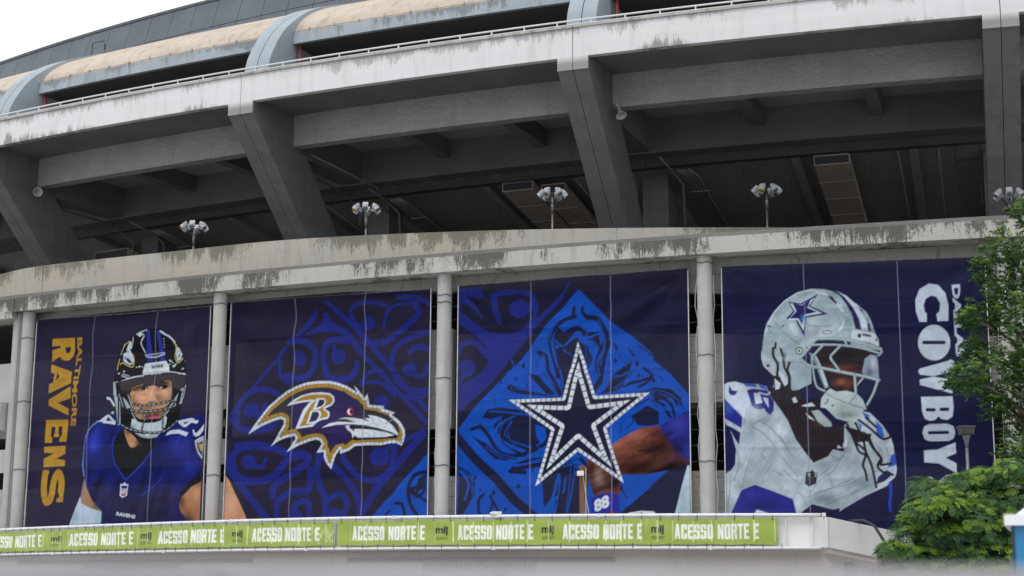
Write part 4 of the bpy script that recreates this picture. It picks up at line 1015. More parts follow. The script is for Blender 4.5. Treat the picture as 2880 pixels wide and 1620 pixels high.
['P','9fb4bd',[134,825,140,862,149,890,170,923,205,960,249,985,295,995,335,991,374,980,406,960,438,937,467,909,482,878,492,840,502,809,504,789,434,812,311,827,290,804,237,799,227,786,259,758,288,736,287,682,247,663,227,660,214,671,188,685,165,713,136,742,130,770],0.0,100,0],
['G','b9c9d2',[248,954,314,950,247,912],0.0,70,0],
['G','c3d0da',[319,895,372,893,318,854],0.0,70,0],
['G','8ba2aa',[172,871,209,869,171,816],0.0,55,0],
['G','7d959c',[404,884,433,883,403,844],0.0,60,0],
['G','8299a0',[367,968,407,966,367,948],0.0,50,0],
['G','8ea6ae',[314,940,360,938,313,899],0.0,45,0],
['G','8fa6b0',[258,717,294,715,257,676],0.0,50,0],
['G','a9bcc6',[241,687,267,686,240,666],0.0,60,0],
['G','a9bac2',[184,795,210,794,183,764],0.0,50,0],
['G','b4c4ce',[291,848,318,847,291,831],0.0,60,0],
['G','c0cdd6',[166,913,187,912,166,878],0.0,50,0],
['X','000000',[134,825,140,862,149,890,170,923,205,960,249,985,295,995,335,991,374,980,406,960,438,937,467,909,482,878,492,840,502,809,504,789,434,812,311,827,290,804,237,799,227,786,259,758,288,736,287,682,247,663,227,660,214,671,188,685,165,713,136,742,130,770],141.0,20,30],
['S','d9e2ea',[141,845,156,893,194,946,249,982,295,989,305,987],2.3,100,1],
['S','d9e2ea',[308,985,348,969,373,944,389,916],4.0,100,1],
['P','2a2740',[346,970,361,965,376,944,373,939,354,959],0.0,100,0],
['P','c9d4dc',[305,989,348,975,346,970,308,984],0.0,100,0],
['P','c9d4dc',[378,942,389,936,400,912,389,914],0.0,100,0],
['P','2c2450',[356,987,374,982,400,963,425,928,443,889,450,852,432,853,424,894,406,936,384,968],0.0,100,0],
['P','c8d4e6',[374,984,407,965,438,934,456,899,469,871,471,846,452,850,446,886,425,928,400,963],0.0,100,0],
['P','2c2450',[469,875,477,869,480,844,472,846],0.0,100,0],
['P','2e3f98',[451,920,457,906,472,885,472,868,466,895],0.0,100,0],
['P','2c2450',[444,929,454,916,457,909,450,912],0.0,100,0],
['S','7d929c',[398,912,421,909],3.3,100,1],
['P','2b2560',[318,977,290,939,347,908,277,900,268,837,243,889,210,900,234,923,219,956,259,948],0.0,100,0],
['P','c8d4e6',[308,966,283,937,328,912,272,905,267,855,248,892,216,895,240,922,224,951,262,943],0.0,100,0],
['P','2b2766',[292,959,280,933,310,917,270,910,262,877,250,899,221,900,245,922,233,951,262,941],0.0,100,0],
['G','4f86d0',[266,898,276,897,266,884],0.0,80,0],
['P','9fb4bd',[190,894,240,894,261,840,244,827,205,863],0.0,100,0],
['P','bccad2',[219,886,239,882,252,847,238,841,222,862],0.0,100,0],
['P','2b2560',[191,869,206,882,202,873],0.0,100,0],
['S','6e848c',[189,867,244,816,254,812],2.3,100,1],
['S','6e848c',[169,895,192,867],2.0,100,1],
['S','6e848c',[273,884,299,870,358,869],2.0,100,1],
['P','cbd6de',[370,845,387,868,398,892,393,861,380,845],0.0,100,0],
['E','c4d0da',[341,847,368,846,341,834],0.0,100,0],
['E','8ca2ac',[341,848,358,847,341,840],0.0,100,0],
['E','c4d0da',[341,848,353,847,341,844],0.0,100,0],
['T','c4d0da',[315,834,367,834,315,841],2,100,'OAKLEY'],
['P','cfd9e2',[419,850,432,853,493,836,502,816,503,795,473,810,417,823],0.0,100,0],
['E','3a2c30',[443,832,449,832,443,825],0.0,100,0],
['T','1c1c50',[452,832,478,826,453,839],4,100,'COWBOYS'],
['E','2a2a34',[496,816,499,816,496,811],0.0,100,0],
['P','9fb2b4',[416,812,453,808,498,796,498,782,450,794,414,804],0.0,100,0],
['S','e3eaf0',[130,794,133,756,162,717,173,713],1.7,100,1],
['P','b9c7d0',[132,790,169,754,173,713,162,715,132,749],0.0,100,0],
['E','22222c',[149,745,154,745,149,740],0.0,100,0],
['S','5d7078',[149,879,160,853],2.4,100,1],
['S','22222c',[161,875,152,879],4.0,100,1],
['S','2a2226',[176,819,174,802],7.3,100,1],
['S','2a2226',[167,802,168,775,181,747,178,706,191,685],8.7,100,1],
['S','2a2226',[192,798,200,767,202,739,215,705,214,671],8.0,100,1],
['S','2a2226',[219,752,212,729,218,705,217,654],7.3,100,1],
['P','2a2226',[162,713,195,705,220,664,226,643,266,628,311,624,310,593,255,595,200,644,167,669],0.0,100,0],
['P','c8d4e6',[168,703,188,685,184,668,171,665],0.0,100,0],
['P','c8d4e6',[182,726,198,716,211,684,201,675,191,695],0.0,100,0],
['P','6a7a7a',[204,791,210,777,203,756,198,767],0.0,100,0],
['M','000000',[],0,100,0],
['P','241c22',[297,804,336,812,402,806,453,794,497,775,499,742,501,688,456,693,429,664,422,644,358,656,345,663,333,700,321,742,302,769],0.0,100,0],
['M','000000',[297,804,336,812,402,806,453,794,497,775,499,742,501,688,456,693,429,664,422,644,358,656,345,663,333,700,321,742,302,769],0.0,100,0],
['G','64362b',[405,722,444,720,405,701],0.0,85,0],
['G','74402f',[391,678,423,677,390,658],0.0,85,0],
['G','4e2a23',[341,737,367,736,340,721],0.0,80,0],
['G','85503c',[382,685,396,685,381,674],0.0,60,0],
['G','1c1418',[398,702,437,700,398,695],0.0,80,0],
['G','2a1a1a',[371,662,400,661,371,655],0.0,80,0],
['X','000000',[302,769,336,789,433,764,447,713,429,664,364,656,333,700],49.2,60,15],
['G','4a2a26',[430,697,450,696,430,670],0.0,70,0],
['G','14121a',[387,766,452,764,387,746],0.0,80,0],
['P','8fa0b4',[457,757,475,770,494,765,498,742,499,688,459,699,447,713],0.0,100,0],
['G','3a4868',[470,712,486,712,469,692],0.0,70,0],
['G','d6dcea',[483,742,493,742,483,722],0.0,80,0],
['P','b4c2cc',[429,667,450,690,456,706,433,677],0.0,100,0],
['P','7f949c',[280,784,303,776,315,749,333,700,342,666,329,663,314,701,302,742],0.0,100,0],
['P','c0ced6',[302,773,315,749,339,673,332,667,314,721],0.0,100,0],
['M','000000',[316,630,328,647,345,663,364,652,397,654,429,643,447,623,458,591,446,589,439,573,413,557,394,554,362,565,343,586,330,599,314,602],0.0,100,0],
['P','b9c6cb',[316,630,328,647,345,663,364,652,397,654,429,643,447,623,458,591,446,589,439,573,413,557,394,554,362,565,343,586,330,599,314,602],0.0,100,0],
['G','76887f',[394,574,442,573,394,554],0.0,80,0],
['G','8fa09a',[382,601,414,600,382,581],0.0,60,0],
['S','5d6d6a',[328,650,364,629,405,611,453,593],2.6,100,1],
['E','2a2a30',[352,607,356,607,352,604],0.0,100,0],
['S','3a3438',[338,629,336,619,327,613],3.2,100,1],
['S','64766e',[362,593,381,568],1.0,60,1],
['S','64766e',[370,591,389,569],1.0,60,1],
['S','64766e',[377,589,397,570],1.0,60,1],
['S','64766e',[384,587,404,571],1.0,60,1],
['S','64766e',[391,585,412,572],1.0,60,1],
['S','64766e',[398,582,420,573],1.0,60,1],
['S','64766e',[405,580,428,575],1.0,60,1],
['S','2a2226',[285,608,297,584,309,560,328,539],8.5,100,1],
['P','a4b3b6',[287,591,304,594,342,552,348,539,325,539,303,557],0.0,100,0],
['P','c8d4e6',[252,609,285,619,298,607,271,605],0.0,100,0],
['P','c8d4e6',[223,633,233,640,242,622,229,619],0.0,100,0],
['P','aebfc8',[227,788,251,809,277,805,259,764,253,760],0.0,100,0],
['E','5d6f6c',[251,790,264,790,250,776],0.0,100,0],
['E','c2cec8',[251,790,260,790,251,781],0.0,100,0],
['E','3a4644',[251,790,255,790,251,786],0.0,100,0],
['S','7d939b',[254,766,283,798,304,824,324,827,370,825,402,820,460,804,507,785],9.9,100,1],
['S','b4c4cc',[254,767,282,799,303,825,323,828,369,826,401,821,459,805,506,786],4.9,100,1],
['S','7d939b',[508,788,510,775,500,765],7.0,100,1],
['S','b4c4cc',[507,790,509,776,499,766],3.5,100,1],
['S','7d939b',[395,820,405,799],7.1,100,1],
['S','b4c4cc',[395,821,404,800],3.6,100,1],
['S','7d939b',[460,807,464,790],6.4,100,1],
['S','b4c4cc',[459,808,463,791],3.2,100,1],
['S','7d939b',[485,799,488,786],5.8,100,1],
['S','b4c4cc',[484,801,487,787],2.9,100,1],
['S','7d939b',[290,807,336,807,388,803,450,791,504,772],7.9,100,1],
['S','b4c4cc',[289,809,335,808,387,804,449,792,503,773],3.9,100,1],
['S','7d939b',[259,758,282,740,334,728,399,712,450,700,499,685],10.5,100,1],
['S','b4c4cc',[258,759,281,741,333,729,398,713,449,701,498,686],5.3,100,1],
['S','7d939b',[330,809,309,786,292,766,292,743],7.9,100,1],
['S','b4c4cc',[329,810,308,787,291,768,291,744],3.9,100,1],
['S','7d939b',[385,804,362,781,350,764,364,740,379,716],8.4,100,1],
['S','b4c4cc',[384,805,361,782,349,765,363,741,378,717],4.2,100,1],
['S','7d939b',[424,707,425,670,425,644,415,627,399,613],8.4,100,1],
['S','b4c4cc',[423,708,424,671,425,645,414,628,398,614],4.2,100,1],
['S','7d939b',[496,685,480,642,460,606],8.3,100,1],
['S','b4c4cc',[495,686,479,643,459,607],4.2,100,1],
['S','7d939b',[293,736,297,695,306,668,329,655],6.6,100,1],
['S','b4c4cc',[292,737,296,696,305,669,328,656],3.3,100,1],
['P','26242c',[262,395,272,394,283,401,288,393,298,392,292,356,281,353,271,347,257,357],0.0,100,0],
['E','c9d2dc',[269,388,272,388,269,386],0.0,100,0],
['E','c9d2dc',[274,388,276,388,274,386],0.0,100,0],
['E','c9d2dc',[269,382,271,382,269,380],0.0,100,0],
['E','c9d2dc',[274,381,276,381,274,380],0.0,100,0],
['E','c9d2dc',[290,388,292,388,290,386],0.0,100,0],
['E','c9d2dc',[294,388,296,388,294,386],0.0,100,0],
['E','c9d2dc',[290,381,292,381,290,379],0.0,100,0],
['E','c9d2dc',[294,381,296,381,294,380],0.0,100,0],
['T','4a4a54',[263,357,289,359,264,375],3,100,'NFL']]]
def h2l(h):
    v=np.array([int(h[i:i+2],16)/255 for i in (0,2,4)])
    return np.where(v<.04045,v/12.92,((v+.055)/1.055)**2.4)
def smooth(p,closed,n=6):
    p=np.array(p,float); m=len(p)
    if m<3: return p
    o=[]
    for i in range(m if closed else m-1):
        if closed: a,b,c,d=p[(i-1)%m],p[i],p[(i+1)%m],p[(i+2)%m]
        else: a,b,c,d=p[max(i-1,0)],p[i],p[i+1],p[min(i+2,m-1)]
        for t in np.arange(n)/n:
            o.append(.5*(2*b+(c-a)*t+(2*a-5*b+4*c-d)*t*t+(3*b-a-3*c+d)*t**3))
    if not closed: o.append(p[-1])
    return np.array(o)
class Raster:
    # canvas in cm: x 0..w, z z0..z1; cell c cm
    def __init__(s,w,z0,z1,c):
        s.c=c; s.z0=z0; s.nx=int(round(w/c))+1; s.ny=int(round((z1-z0)/c))+1
        s.im=np.zeros((s.ny,s.nx,3)); s.mask=None
    def win(s,p,pad):
        x0=max(int((p[:,0].min()-pad)/s.c),0); x1=min(int((p[:,0].max()+pad)/s.c)+2,s.nx)
        y0=max(int((p[:,1].min()-pad-s.z0)/s.c),0); y1=min(int((p[:,1].max()+pad-s.z0)/s.c)+2,s.ny)
        if x1<=x0 or y1<=y0: return None
        X,Y=np.meshgrid(np.arange(x0,x1)*s.c,np.arange(y0,y1)*s.c+s.z0)
        return (slice(y0,y1),slice(x0,x1)),X,Y
    def put(s,sl,a,col):
        a=a[...,None]; s.im[sl]=s.im[sl]*(1-a)+col*a
    def inside(s,p,X,Y):
        r=np.zeros(X.shape,bool); j=len(p)-1
        for i in range(len(p)):
            (xi,yi),(xj,yj)=p[i],p[j]
            if yi!=yj: r^=((yi>Y)!=(yj>Y))&(X<(xj-xi)*(Y-yi)/(yj-yi)+xi)
            j=i
        return r
    def dist(s,p,X,Y,closed):
        d=np.full(X.shape,1e9)
        for i in range(len(p) if closed else len(p)-1):
            a=p[i]; b=p[(i+1)%len(p)]; v=b-a; L=v@v
            t=np.clip(((X-a[0])*v[0]+(Y-a[1])*v[1])/L,0,1) if L>0 else 0
            d=np.minimum(d,(X-a[0]-t*v[0])**2+(Y-a[1]-t*v[1])**2)
        return np.sqrt(d)
    def poly(s,p,col,al=1.,inset=0.):
        w=s.win(p,2)
        if w is None: return
        sl,X,Y=w; d=s.dist(p,X,Y,True); d=np.where(s.inside(p,X,Y),d,-d)
        s.put(sl,np.clip((d-inset)/s.c+.5,0,1)*al,col)
    def stroke(s,p,wd,col,al=1.):
        w=s.win(p,wd)
        if w is None: return
        sl,X,Y=w; d=s.dist(p,X,Y,False); s.put(sl,np.clip((wd/2-d)/s.c+.5,0,1)*al*min(1,wd/s.c),col)
    def walk(s,p,closed):
        q=np.vstack([p,p[:1]]) if closed else p
        L=np.hypot(*np.diff(q,axis=0).T); return q,np.concatenate([[0],np.cumsum(L)])
    def op(s,o,textpoly):
        k,c,f,w,a,sm=o; col=h2l(c); p=np.array(f,float).reshape(-1,2) if f else None
        if k=='F': s.im[:]=col
        elif k=='M':
            s.mask=None
            if f:
                s.mask=np.zeros((s.ny,s.nx)); w_=s.win(p,2)
                if w_ is not None: s.mask[w_[0]]=s.inside(smooth(p,True) if sm else p,w_[1],w_[2])
        elif k=='X':   # mottled cloth shading inside the current mask: scale w cm, strength a %, angle sm
            w_=s.win(p,0)
            if w_ is None: return
            sl,X,Y=w_; an=math.radians(sm); U=(X*math.cos(an)+Y*math.sin(an))/w; V=(-X*math.sin(an)+Y*math.cos(an))/(w*.3); rs=np.random.RandomState(int(abs(p[0,0])+w)); n=0
            for f_ in (1,2.1,4.3):
                g=rs.rand(64,64); u=U*f_+40; v=V*f_+40; i=np.floor(u).astype(int); j=np.floor(v).astype(int); fu=u-i; fv=v-j; fu=fu*fu*(3-2*fu); fv=fv*fv*(3-2*fv)
                G=lambda a_,b_:g[a_%64,b_%64]
                n=n+((G(i,j)*(1-fu)+G(i+1,j)*fu)*(1-fv)+(G(i,j+1)*(1-fu)+G(i+1,j+1)*fu)*fv-.5)/f_**.7
            mk=s.inside(p,X,Y); s.im[sl]*=np.clip(1+a/100*2*n*mk,.15,2.2)[...,None]
        elif k=='P': s.poly(smooth(p,True) if sm else p,col,a/100)
        elif k=='I': s.poly(p,col,1,w)
        elif k=='S': s.stroke(smooth(p,False) if sm else p,w,col,a/100)
        elif k in 'EG':
            u=p[1]-p[0]; v=p[2]-p[0]; m=np.array([p[0]+u+v,p[0]-u-v,p[0]+u-v,p[0]-u+v])
            if k=='G': m=p[0]+(m-p[0])*1.6
            ww=s.win(m,2)
            if ww is None: return
            sl,X,Y=ww; M=np.linalg.inv(np.array([u,v]).T)
            A=M[0,0]*(X-p[0,0])+M[0,1]*(Y-p[0,1]); B=M[1,0]*(X-p[0,0])+M[1,1]*(Y-p[0,1]); r=np.sqrt(A*A+B*B)
            if k=='E': s.put(sl,np.clip((1-r)*np.hypot(*u)/s.c+.5,0,1)*a/100,col)
            else: s.put(sl,np.exp(-1.6*r*r)*np.clip((1.6-r)*2.5,0,1)*a/100*(1 if s.mask is None else s.mask[sl]),col)
        elif k=='H':
            q,L=s.walk(smooth(p,False),False); t=0
            while t<L[-1]:
                ts=np.linspace(t,min(t+a,L[-1]),4); s.stroke(np.stack([np.interp(ts,L,q[:,0]),np.interp(ts,L,q[:,1])],1),w,col); t+=a+sm
        elif k=='K':
            q,L=s.walk(p,True); area=np.sum(q[:-1,0]*q[1:,1]-q[1:,0]*q[:-1,1]); sg=1 if area>0 else -1; t=a/2
            while t<L[-1]:
                i=np.searchsorted(L,t)-1; d=q[i+1]-q[i]; d=d/np.hypot(*d); nrm=np.array([-d[1],d[0]])*sg; b=q[i]+d*(t-L[i])
                e=b+nrm*sm; 
                if s.inside(p,np.array([e[0]]),np.array([e[1]]))[0]: s.stroke(np.array([b+nrm*1.5,e]),w,col,.8)
                t+=a
        elif k=='T':
            for tri in textpoly(sm,w): 
                # tri in unit text space: x 0..1, y 0..1 (cap height)
                q=p[0]+tri[:,:1]*(p[1]-p[0])+tri[:,1:]*(p[2]-p[0]); s.poly(q,col,1,-s.c*.25)

def _bars(*r): return [np.array([(a,b),(c,b),(c,d),(a,d)],float) for a,b,c,d in r]
GLY={'E':_bars((0,0,.42,1),(.42,0,1,.17),(.42,.42,.9,.58),(.42,.83,1,1)),'T':_bars((.29,0,.71,.83),(0,.83,1,1)),
 'N':_bars((0,0,.34,1),(.66,0,1,1))+[np.array([(.0,1),(.36,1),(1,0),(.64,0)],float)],
 'A':[np.array([(0,0),(.33,0),(.62,1),(.28,1)],float),np.array([(1,0),(.67,0),(.38,1),(.72,1)],float)]+_bars((.25,.2,.75,.36)),
 'O':[np.array([(0,.1),(.14,0),(.4,0),(.4,1),(.14,1),(0,.9)],float),np.array([(1,.1),(.86,0),(.6,0),(.6,1),(.86,1),(1,.9)],float)]+_bars((.3,0,.7,.15),(.3,.85,.7,1)),
 'C':[np.array([(0,.1),(.14,0),(.4,0),(.4,1),(.14,1),(0,.9)],float)]+_bars((.3,0,.86,.15),(.3,.85,.86,1),(.6,.06,1,.36),(.6,.64,1,.94)),
 'S':_bars((.0,.86,.95,1),(0,.52,.4,.95),(.05,.44,.95,.6),(.6,.05,1,.52),(.05,0,.95,.14),(0,.05,.4,.3),(.6,.7,1,.95)),
 'R':_bars((0,0,.4,1),(.4,.84,.88,1),(.62,.52,1,.94),(.4,.42,.9,.57))+[np.array([(.62,.48),(.92,.48),(1,0),(.64,0)],float)]}
def block(R,txt,x0,x1,z0,z1,colr):
    wd=[.5 if c==' ' else (.92 if c in 'ET' else 1.05) for c in txt]; gap=.17; tot=sum(wd)+gap*(len(txt)-1); k=(x1-x0)/tot; x=x0
    for c,w in zip(txt,wd):
        for p in GLY.get(c,[]): R.poly(np.stack([x+p[:,0]*w*k,z0+p[:,1]*(z1-z0)],1),colr,1,-R.c*.2)
        x+=(w+gap)*k
# ------------------------------------------------------------------ printed cloth
_tc={}
def textpoly(txt,bold):
    k=(txt,bold)
    if k in _tc: return _tc[k]
    cu=bpy.data.curves.new('lettering','FONT'); cu.body=txt; cu.offset=bold*.006; cu.resolution_u=3
    ob=bpy.data.objects.new('lettering',cu); col.objects.link(ob)
    dg=bpy.context.evaluated_depsgraph_get(); dg.update(); me=ob.evaluated_get(dg).to_mesh(); me.calc_loop_triangles()
    v=np.array([(q.co.x,q.co.y) for q in me.vertices]); tr=[list(q.vertices) for q in me.loop_triangles]
    x0,x1=v[:,0].min(),v[:,0].max(); y0,y1=v[:,1].min(),v[:,1].max()
    v=(v-[x0,y0])/[x1-x0,y1-y0]; r=[v[q] for q in tr]; ob.to_mesh_clear if 0 else None
    bpy.data.objects.remove(ob); bpy.data.curves.remove(cu); _tc[k]=r; return r
def cloth_mat(name,through,gain,rough=.5,spec=.35):
    m,t,b=newmat(name); at=N(t,'ShaderNodeAttribute',attribute_name='print'); mu=N(t,'ShaderNodeMix',data_type='RGBA',blend_type='MULTIPLY'); mu.inputs[0].default_value=1; mu.inputs[7].default_value=(gain,gain,gain,1)
    t.links.new(at.outputs['Color'],mu.inputs[6]); t.links.new(mu.outputs[2],b.inputs['Base Color']); b.inputs['Roughness'].default_value=rough; b.inputs['Specular IOR Level'].default_value=spec
    bp=N(t,'ShaderNodeBump'); bp.inputs['Strength'].default_value=.25; bp.inputs['Distance'].default_value=.02
    t.links.new(noise(t,mapped(t,(.8,.8,5)),2.2,4),bp.inputs['Height']); t.links.new(bp.outputs[0],b.inputs['Normal'])
    tr=N(t,'ShaderNodeBsdfTransparent'); ms=N(t,'ShaderNodeMixShader'); ms.inputs[0].default_value=through
    t.links.new(b.outputs[0],ms.inputs[1]); t.links.new(tr.outputs[0],ms.inputs[2]); t.links.new(ms.outputs[0],t.nodes['Material Output'].inputs[0]); return m
def printed_sheet(name,im,pos,mat,parent):
    # im rows bottom->top; pos(i,j) arrays -> xyz array
    ny,nx=im.shape[:2]; V=pos.reshape(-1,3)
    idx=np.arange(ny*nx).reshape(ny,nx); F=np.stack([idx[:-1,:-1],idx[:-1,1:],idx[1:,1:],idx[1:,:-1]],-1).reshape(-1,4)
    me=bpy.data.meshes.new(name); me.vertices.add(len(V)); me.vertices.foreach_set('co',V.astype(np.float32).ravel())
    me.loops.add(F.size); me.loops.foreach_set('vertex_index',F.ravel().astype(np.int32)); me.polygons.add(len(F)); me.polygons.foreach_set('loop_start',np.arange(0,F.size,4,dtype=np.int32)); me.update(calc_edges=True)
    at=me.color_attributes.new('print','FLOAT_COLOR','POINT'); c=np.ones((len(V),4),np.float32); c[:,:3]=im.reshape(-1,3); at.data.foreach_set('color',c.ravel())
    me.polygons.foreach_set('use_smooth',[True]*len(F)); me.materials.append(mat)
    o=bpy.data.objects.new(name,me); col.objects.link(o); o.parent=parent
    if parent.name in WORLDPARTS: o.matrix_parent_inverse=Matrix.Translation(-parent.location)
    return o
def vS(s,d,z):
    a=A0+s/R0; r=R0-d; return np.stack([CX+r*np.cos(a),CY+r*np.sin(a),z+EYE],-1)
M['cloth']=cloth_mat('printed_mesh_cloth',.12,.8,rough=.5,spec=.06)
SR=[(-22.57,-13.75),(-12.85,-4.40),(-3.38,4.95),(6.04,14.45)]
ZT=[(10.92,10.78),(10.86,10.77),(10.8,10.9),(10.86,10.73)]
SEAM=[(-19.5,-16.34),(-10.0,-7.05),(-.64,2.23),(8.76,11.73)]
LB=['purple banner of a player in a black winged helmet, gold lettering down its side','dark banner with a white and gold bird head emblem over blue scrolls','bright blue diamond banner with a large dashed white star','navy banner of a player in a silver helmet, white lettering down its side']
ZB=1.3; CELL=1.4
def fold(i,s,z,s0,s1,zt):
    u=(s-s0)/(s1-s0); h=zt-z; rs=np.random.RandomState(20+i); r=np.zeros_like(s)
    for k in range(9):      # tight horizontal creases where the roll was folded
        zc=ZB+.5+k*.95+rs.uniform(-.2,.2); tl=rs.uniform(-.05,.05); r+=rs.uniform(.014,.032)*np.exp(-((z-zc-tl*(s-s0))/.07)**2)*(.6+.4*np.sin(s*rs.uniform(.6,1.4)+k))
    for k in range(7):      # soft sagging folds
        f=rs.uniform(.5,1.6); r+=rs.uniform(.012,.032)*np.sin(f*(z*rs.uniform(.9,1.6)+(s-s0)*rs.uniform(-.5,.5))*2+rs.uniform(0,6))*(.4+.6*np.exp(-h/3))
    for cs,sg in ((s0,1),(s1,-1)):   # pulls from the tied top corners
        x=np.abs(s-cs); a=np.arctan2(h+.02,x+.02); r+=.05*np.sin(a*(9 if i!=2 else 13))*np.exp(-np.hypot(x,h)/2.2)*np.clip(np.hypot(x,h)/.3,0,1)
    if i==2: # long diagonal drag lines from the upper right corner
        w=((s1-s)*.62+h)/1.5; ph=(h-(s1-s)*.55); r+=.075*np.sin(ph*5.5)*np.exp(-(ph/1.6)**2)*np.clip(1-(s1-s)/6.5,0,1)
    return r*np.clip(np.minimum(u,1-u)*12,0,1)
for i in range(4):
    s0,s1=SR[i]; t=wthing('player_banner' if i in (0,3) else 'emblem_banner',S((s0+s1)/2,-2.62,ZB))
    R=Raster((s1-s0)*100,ZB*100,1095,CELL)
    for o in ART[i]: R.op(o,textpoly)
    # print grain
    rs=np.random.RandomState(i); gy,gx=R.im.shape[:2]
    def vn(c):
        g=rs.rand(gy//c+3,gx//c+3); yy,xx=np.mgrid[0:gy,0:gx]/c; a=yy.astype(int); b_=xx.astype(int); fy=yy-a; fx=xx-b_
        return (g[a,b_]*(1-fx)+g[a,b_+1]*fx)*(1-fy)+(g[a+1,b_]*(1-fx)+g[a+1,b_+1]*fx)*fy-.5
    R.im*=np.clip(1+.22*vn(26)+.16*vn(8)+.12*vn(3),.5,1.6)[...,None]
    for q in SEAM[i]: R.stroke(np.array([((q-s0)*100,100.),((q-s0)*100,1200.)]),2.6,h2l('8f95b4'),.75)
    for q in (2,(s1-s0)*100-2): R.stroke(np.array([(q,100.),(q,1200.)]),5,h2l('7d86b0'),.8)
    im=R.im; im=(im[0:-1:2,0:-1:2]+im[1::2,0:-1:2][:im[0:-1:2].shape[0]]+im[0:-1:2,1::2]+im[1::2,1::2])/4 if im.shape[0]%2==0 and im.shape[1]%2==0 else im[:im.shape[0]//2*2,:im.shape[1]//2*2].reshape(im.shape[0]//2,2,im.shape[1]//2,2,3).mean((1,3))
    ny,nx=im.shape[:2]; U,Vv=np.meshgrid(np.linspace(0,1,nx),np.linspace(0,1,ny)); s=s0+U*(s1-s0)
    zt=ZT[i][0]+(ZT[i][1]-ZT[i][0])*U-.05*np.sin(np.pi*U)*(1 if i==0 else .4); zz=ZB+Vv*(10.95-ZB); zz=np.where(zz>zt-.6,np.minimum(zz,zt-.6+(zz-zt+.6)*.6/(10.95-zt+.6)),zz)
    dd=-2.62-fold(i,s,zz,s0,s1,zt)+.035*0
    printed_sheet('printed_cloth',im,vS(s,dd,zz),M['cloth'],t)
    # hem ropes, ties and column straps
    top=[S(s0-.35,-2.7,ZT[i][0]+.12)]+[S(s0+(s1-s0)*k/16,-2.64,ZT[i][0]+(ZT[i][1]-ZT[i][0])*k/16-.05*math.sin(math.pi*k/16)*(1 if i==0 else .4)+.01) for k in range(17)]+[S(s1+.35,-2.7,ZT[i][1]+.14)]
    MB().tube(top,.014,5).build('top_rope',M['strap'],t)
    for k in range(1,16):
        p=Vector(top[k+1]); MB().tube([p+Vector((0,0,-.03)),p+Vector((0,0,.05))],.008,4).build('eyelet_tie',M['rope'],t)
    for sd,cs in ((s0,s0-.26),(s1,s1+.26)):
        rnd=random.Random(i*9+int(sd)); zc=10.6; pts=[]
        while zc>ZB+.2: pts.append(zc); zc-=.52
        side=[S(cs+rnd.uniform(-.05,.05),-2.68,q) for q in pts]; MB().tube(side,.011,4).build('side_rope',M['rope'],t)
        for q,pp in zip(pts,side): MB().tube([pp,S(sd,-2.64,q+rnd.uniform(-.05,.05))],.009,4).build('lacing',M['black'],t)
        MB().tube([S(sd+(.02 if sd==s0 else -.02),-2.66,q) for q in (10.8,8,5,ZB)],.018,5).build('side_hem',M['rope'],t)
    tag(t,LB[i],'banner','large printed banners hung between the columns')
for cs,zs in ((-22.89,(10.15,7.55,4.8)),(-13.26,(10.8,7.65,4.3)),(-3.84,(10.46,10.2,7.48,4.41)),(5.51,(10.99,7.86,4.33)),(15.03,(10.81,))):
    c=Vector(S(cs,-2.75,0))
    for z in zs:
        o=MB().tube([(c.x+.275*math.cos(k*math.pi/10),c.y+.275*math.sin(k*math.pi/10),z+EYE+.02*math.sin(k*1.3)) for k in range(20)],.02,5,closed=True).build('column_strap',M['strap'],ST)
MB().tube([S(-23.16,-3.0,z) for z in (11.2,8,5,2,-1.5)],.022,5).build('downpipe',M['pipe'],ST); MB().tube([S(15.26,-3.0,z) for z in (11.7,8,5,2,-1.5)],.03,5).build('downpipe',M['black'],ST)
# ------------------------------------------------------------------ entrance gatehouse with its white canopy
FP=[(-29,74),(-23.2,66.0),(-18.98,60.52),(-11.2,53.6),(-5.2,49.45),(.18,47.25),(4.7,46.05),(8.79,45.4)]
FC=np.array(cr(FP,24)); i0=int(np.argmin(np.hypot(FC[:,0]+23.2,FC[:,1]-66)))
LA=np.concatenate([[0],np.cumsum(np.hypot(*np.diff(FC,axis=0).T))]); LA-=LA[i0]
TA=np.gradient(FC,axis=0); TA/=np.hypot(TA[:,0],TA[:,1])[:,None]
def G_(t,off,z):  # point along canopy front, off metres outward
    x,y,tx,ty=[np.interp(t,LA,q) for q in (FC[:,0],FC[:,1],TA[:,0],TA[:,1])]
    return (x+ty*off,y-tx*off,z+EYE)
GH=tag(empty('entrance_gatehouse'),'low entrance building with white curved canopy below the banners','building')
TE=39.27
front=[G_(t,0,0)[:2] for t in np.linspace(-9,TE-.35,60)]
side=[(8.9,45.6),(9.0,46.0),(9.7,50.9)]; back=[S(s,-3.6,0)[:2] for s in np.linspace(8.6,-30,40)]
poly=front+side+back; n=len(poly)
V=[(x,y,1.34+EYE) for x,y in poly]+[(x,y,2.18+EYE) for x,y in poly]
recalc(mesh('canopy',V,[tuple(range(n))[::-1],tuple(range(n,2*n))]+[(k,(k+1)%n,n+(k+1)%n,n+k) for k in range(n)],M['gate'],GH))
recalc(MB().hexa([(8.95,45.64,1.34+EYE),(12.4,50.2,.95+EYE),(12.2,50.42,.95+EYE),(8.8,45.9,1.34+EYE),(8.95,45.64,2.18+EYE),(12.4,50.2,1.87+EYE),(12.2,50.42,1.87+EYE),(8.8,45.9,2.18+EYE)]).build('side_parapet',M['gate'],GH))
recalc(MB().hexa([(8.95,45.9,1.2+EYE),(12.15,50.4,.85+EYE),(10.2,51.0,.85+EYE),(8.8,46.2,1.2+EYE),(8.95,45.9,1.33+EYE),(12.15,50.4,.94+EYE),(10.2,51.0,.94+EYE),(8.8,46.2,1.33+EYE)]).build('side_soffit',M['gatewall'],GH))
